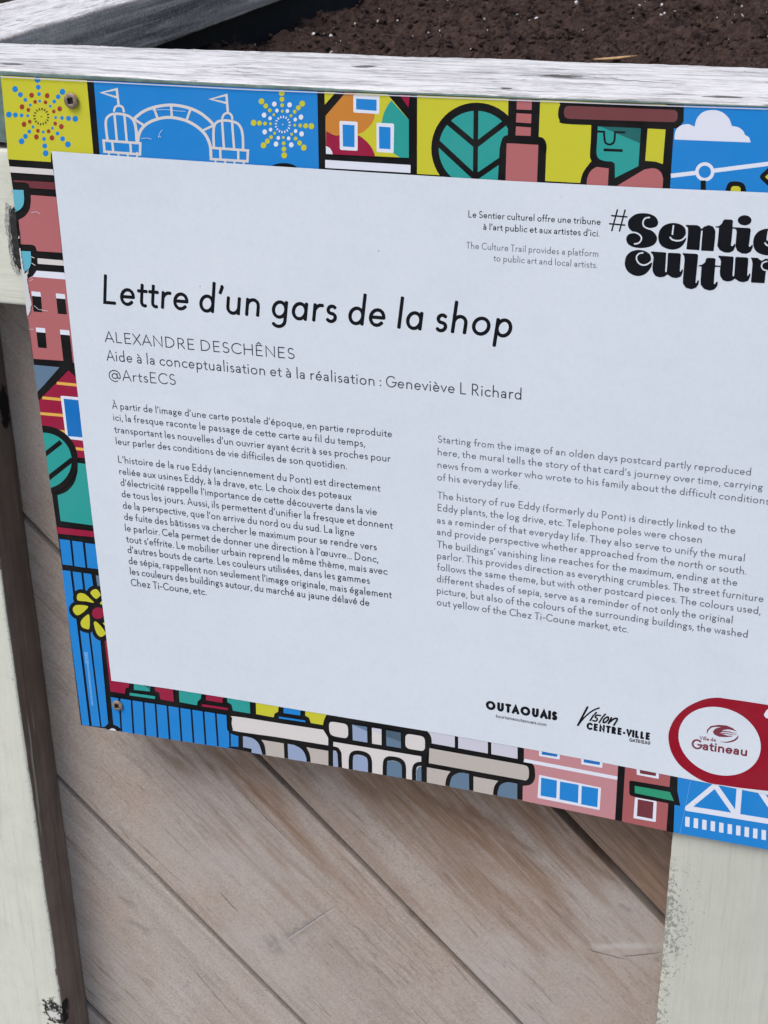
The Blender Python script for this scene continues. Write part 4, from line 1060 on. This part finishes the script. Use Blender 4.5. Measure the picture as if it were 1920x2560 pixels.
# -- fat display lettering at the upper right
K = Letters(Y0); XR_old = XR
def kf(p, key='text', sm=True):
    K.up(); K.face([S(*q) for q in CK(smooth(p, True, 4) if sm else rounded(p, 7, 3))], key)
def kl(p, wd, key='panel', sm=True):
    K.up()
    for i, f in enumerate(ribbon(CK(smooth(p) if sm else p), wd/3.95, False, 1)):
        K.y -= 2e-7; K.face([S(*z) for z in f], key)
for q in ([(175,133),(120,336)],[(250,136),(196,341)],[(120,190),(268,202)],[(100,270),(246,283)]): kl(q, 15, 'text', False)
off = lambda p, dx, dy: [(x+dx, y+dy) for x, y in p]
e_out = [(578,400),(590,340),(630,290),(695,264),(760,265),(815,285),(845,322),(850,368),(840,396),(853,412),(840,452),(800,500),(740,523),(680,520),(620,495),(588,455)]
e_w = ([(728,290),(722,330),(718,372)], [(696,404),(715,425),(760,437),(805,431),(832,412),(848,392)])
u_out = [(507,542),(650,552),(657,562),(645,735),(652,746),(662,735),(674,562),(684,555),(790,560),(802,572),(790,735),(798,746),(810,718),(822,720),(818,752),(800,790),(758,805),(710,798),(668,768),(640,790),(595,798),(550,785),(524,745),(520,700),(532,600),(522,570),(505,556)]
l_out = [(818,558),(960,566),(972,578),(945,850),(955,858),(964,828),(981,828),(975,864),(950,900),(905,915),(850,900),(820,858),(822,800),(838,620),(832,582),(818,572)]
r_out = [(1490,602),(1560,606),(1595,635),(1640,612),(1700,625),(1725,670),(1700,715),(1640,735),(1636,760),(1626,855),(1492,848),(1508,660),(1502,630)]
kf([(300,215),(350,178),(420,165),(500,175),(555,207),(577,255),(562,294),(520,310),(480,316),(530,350),(563,395),(562,440),(530,480),(470,503),(400,509),(330,499),(280,470),(262,430),(268,395),(292,370),(335,362),(345,358),(315,340),(288,312),(278,275),(284,240)])
kl([(490,208),(455,213),(432,238),(428,272),(442,300),(480,318),(500,322)], 14); kl([(345,468),(380,462),(404,440),(412,410),(400,385),(372,364),(340,354)], 14)
kf(e_out); [kl(q, 15) for q in e_w]
kf([(848,280),(962,283),(990,298),(1003,322),(1030,298),(1075,282),(1120,297),(1142,340),(1138,420),(1124,540),(1004,535),(1003,528),(980,530),(855,522),(870,380),(872,310),(850,292)], sm=False); kl([(1008,345),(1000,430),(991,545)], 15)
kf([(1142,296),(1178,292),(1205,268),(1220,235),(1235,226),(1302,228),(1316,240),(1310,300),(1312,318),(1300,440),(1294,480),(1303,492),(1318,486),(1324,468),(1337,468),(1335,500),(1320,535),(1280,555),(1230,552),(1185,530),(1160,490),(1165,440),(1178,308),(1143,305)], sm=False)
kf([(1300,302),(1480,312),(1491,325),(1478,440),(1470,488),(1479,500),(1494,486),(1500,476),(1512,478),(1508,508),(1490,545),(1450,565),(1400,562),(1355,535),(1338,490),(1352,345),(1340,320),(1300,316)], sm=False)
kf(ell((1430,235), 68, 50), sm=False)
kf(off(e_out, 936, 56)); [kl(off(q, 936, 56), 15) for q in e_w]; kf(off(r_out, 310, -285), sm=False)
kf([(248,650),(262,592),(305,547),(370,528),(440,536),(490,566),(508,610),(502,650),(517,657),(505,700),(460,757),(400,783),(340,778),(285,747),(255,702)]); kl([(425,556),(388,564),(364,595),(370,635),(400,668),(440,677),(480,663),(508,638)], 14)
kf(u_out, sm=False); kl([(665,565),(660,660),(654,738)], 15, sm=False); kf(l_out, sm=False)
kf([(975,680),(1010,672),(1040,650),(1050,612),(1065,605),(1135,608),(1143,620),(1138,680),(1192,684),(1192,695),(1138,694),(1125,858),(1138,868),(1149,842),(1167,842),(1160,882),(1130,918),(1085,928),(1030,912),(996,870),(995,830),(1005,690),(975,689)], sm=False)
kf(off(u_out, 665, 41), sm=False); kl(off([(665,565),(660,660),(654,738)], 665, 41), 15, sm=False)
kf(r_out, sm=False); kl([(1650,640),(1610,655),(1597,690),(1615,720),(1650,730)], 13)
kf(off(e_out, 1180, 372)); kf(off(l_out, 1230, 95), sm=False)
K.build('trail_logo', sign)

# -- partner logos
t = Letters(Y0); CO = crop(1200,1730,7.54)
t.text('OUTAOUAIS', one(CO,(112,308)), one(CO,(1462,528)), 22.5, 'text', .28, heavy=True, sp=-.02)
t.text('tourismeoutaouais.com', one(CO,(303,463)), one(CO,(1258,630)), 9.0, 'text2', .15)
t.build('tourism_logo', sign)
t = Letters(Y0); CV = crop(1430,1750,7.9)
t.text('CENTRE-VILLE', one(CV,(290,563)), one(CV,(1538,777)), 18.4, 'text', .27, heavy=True)
t.text('GATINEAU', one(CV,(1135,802)), one(CV,(1545,868)), 9.0, 'text', .20, heavy=True)
for pts, wd in (([(310,128),(240,260),(125,478)],42),([(125,478),(230,350),(330,255),(440,180),(540,142)],30),([(425,292),(365,388)],36),([(485,232),(452,268)],34),([(565,290),(500,285),(462,318),(505,355),(480,398),(420,390)],32),
                ([(612,318),(545,422)],34),([(662,265),(632,298)],34),([(700,318),(640,360),(622,420),(660,425),(715,375),(725,325),(700,318)],34),([(782,335),(725,445)],34),([(735,430),(840,352),(900,362),(835,475)],36)):
    t.up()
    for f in ribbon(CV(smooth(pts)), wd/7.9, False, 1): t.y -= 2e-7; t.face([S(*z) for z in f], 'text')
t.build('downtown_logo', sign)
t = Letters(Y0); CV2 = crop(1660,1740,6.38)
def tf(p, key): t.up(); t.face([S(*q) for q in CV2(p)], key)
outl = smooth([(1659,128),(1250,65),(1000,30),(850,13),(650,38),(450,118),(290,225),(155,380),(82,560),(80,720),(130,900),(240,1070),(390,1200),(570,1315),(740,1378),(900,1404),(1200,1448),(1659,1500)])
tf([(2900,330)]+outl+[(2900,1690)], 'red')
th = [math.radians(i*360/56) for i in range(56)]
tf([(890+655*math.cos(a_)-40*math.sin(a_), 707+55*math.cos(a_)-546*math.sin(a_)) for a_ in th], 'panel')
tf([(780,558),(815,512),(860,492),(912,486),(830,478),(762,490),(715,530),(692,585),(684,592),(688,525),(748,465),(870,446),(1000,456),(1100,498),(1168,556),(1100,532),(1020,518),(960,527),(925,548),(985,543),(1040,549),(1100,570),(1165,575),(1165,583),(1090,582),(1020,562),(930,562),(890,582),(960,575),(1020,580),(1090,600),(1165,602),(1150,610),(1080,608),(1010,592),(930,590),(1010,615),(1110,624),(1070,636),(1000,641),(880,637),(805,600)], 'wine')
tf(smooth([(890,712),(1000,715),(1100,688),(1160,648),(1188,608),(1182,660),(1120,710),(1020,731),(950,726)], True, 4), 'wine')
t.text('Ville de', one(CV2,(570,682)), one(CV2,(830,716)), 9.2, 'wine', .17)
t.text('Gatineau', one(CV2,(445,818)), one(CV2,(1320,944)), 23.5, 'wine', .18)
tf(smooth([(1598,290),(1620,240),(1655,200),(1720,210),(1740,280),(1700,330),(1640,340)], True, 4), 'white')
t.build('city_logo', sign)

# -- screws with square sockets
STEEL = simple('dull_screw_steel', (.21,.165,.125), .5, .45, 500, .4, .35, .4, .0003)
SOCK = simple('screw_socket', (.03,.028,.026), .7, .2)
def screw(px, py, r, rot, y0):
    c = S(px, py); V, F, mi = [], [], []
    N = 28
    prof = [(r, .0), (r*1.0, -.0005), (r*.93, -.0009), (r*.62, -.0012)]
    for (rr, yy) in prof:
        for k in range(N):
            a_ = 2*math.pi*k/N; V.append((c[0]+rr*math.cos(a_), y0+yy, ZT-c[1]+rr*math.sin(a_)))
    for j in range(3):
        for k in range(N): F.append((j*N+k, j*N+(k+1) % N, (j+1)*N+(k+1) % N, (j+1)*N+k)); mi.append(0)
    hs = r*.40; b0 = len(V)
    for (yy, q) in ((-.00118, hs), (.0002, hs*.85)):
        for k in range(N):
            a_ = 2*math.pi*k/N; m_ = max(abs(math.cos(a_-rot)), abs(math.sin(a_-rot)))
            V.append((c[0]+q*math.cos(a_)/m_, y0+yy, ZT-c[1]+q*math.sin(a_)/m_))
    for k in range(N):
        F.append((3*N+k, 3*N+(k+1) % N, b0+(k+1) % N, b0+k)); mi.append(0)
        F.append((b0+k, b0+(k+1) % N, b0+N+(k+1) % N, b0+N+k)); mi.append(1)
    F.append(tuple(b0+N+k for k in range(N))); mi.append(1)
    o = part('screw', V, F, [STEEL, SOCK], sign, mi)
    bm = bmesh.new(); bm.from_mesh(o.data); bmesh.ops.recalc_face_normals(bm, faces=bm.faces); bm.normal_update()
    if sum(f.normal.y*f.calc_area() for f in bm.faces if f.material_index == 0) > 0:
        for f in bm.faces: f.normal_flip()
    for f in bm.faces: f.smooth = f.material_index == 0
    bm.to_mesh(o.data); bm.free()
    return o
screw(180.6, 250.8, .0040, .2, -.0010)['label'] = 'square-drive screw in the yellow corner'
screw(296, 1761, .0036, .1, -.0010)['label'] = 'square-drive screw in the lower blue corner'

# ------------------------------------------------------------------ ground under the planter
V = [(-6,-6,0),(6,-6,0),(6,6,0),(-6,6,0)]
gr = part('ground', V, [(0,1,2,3)], simple('paving', (.28,.275,.265), .85, .15, 30))
tag(gr, kind='structure')
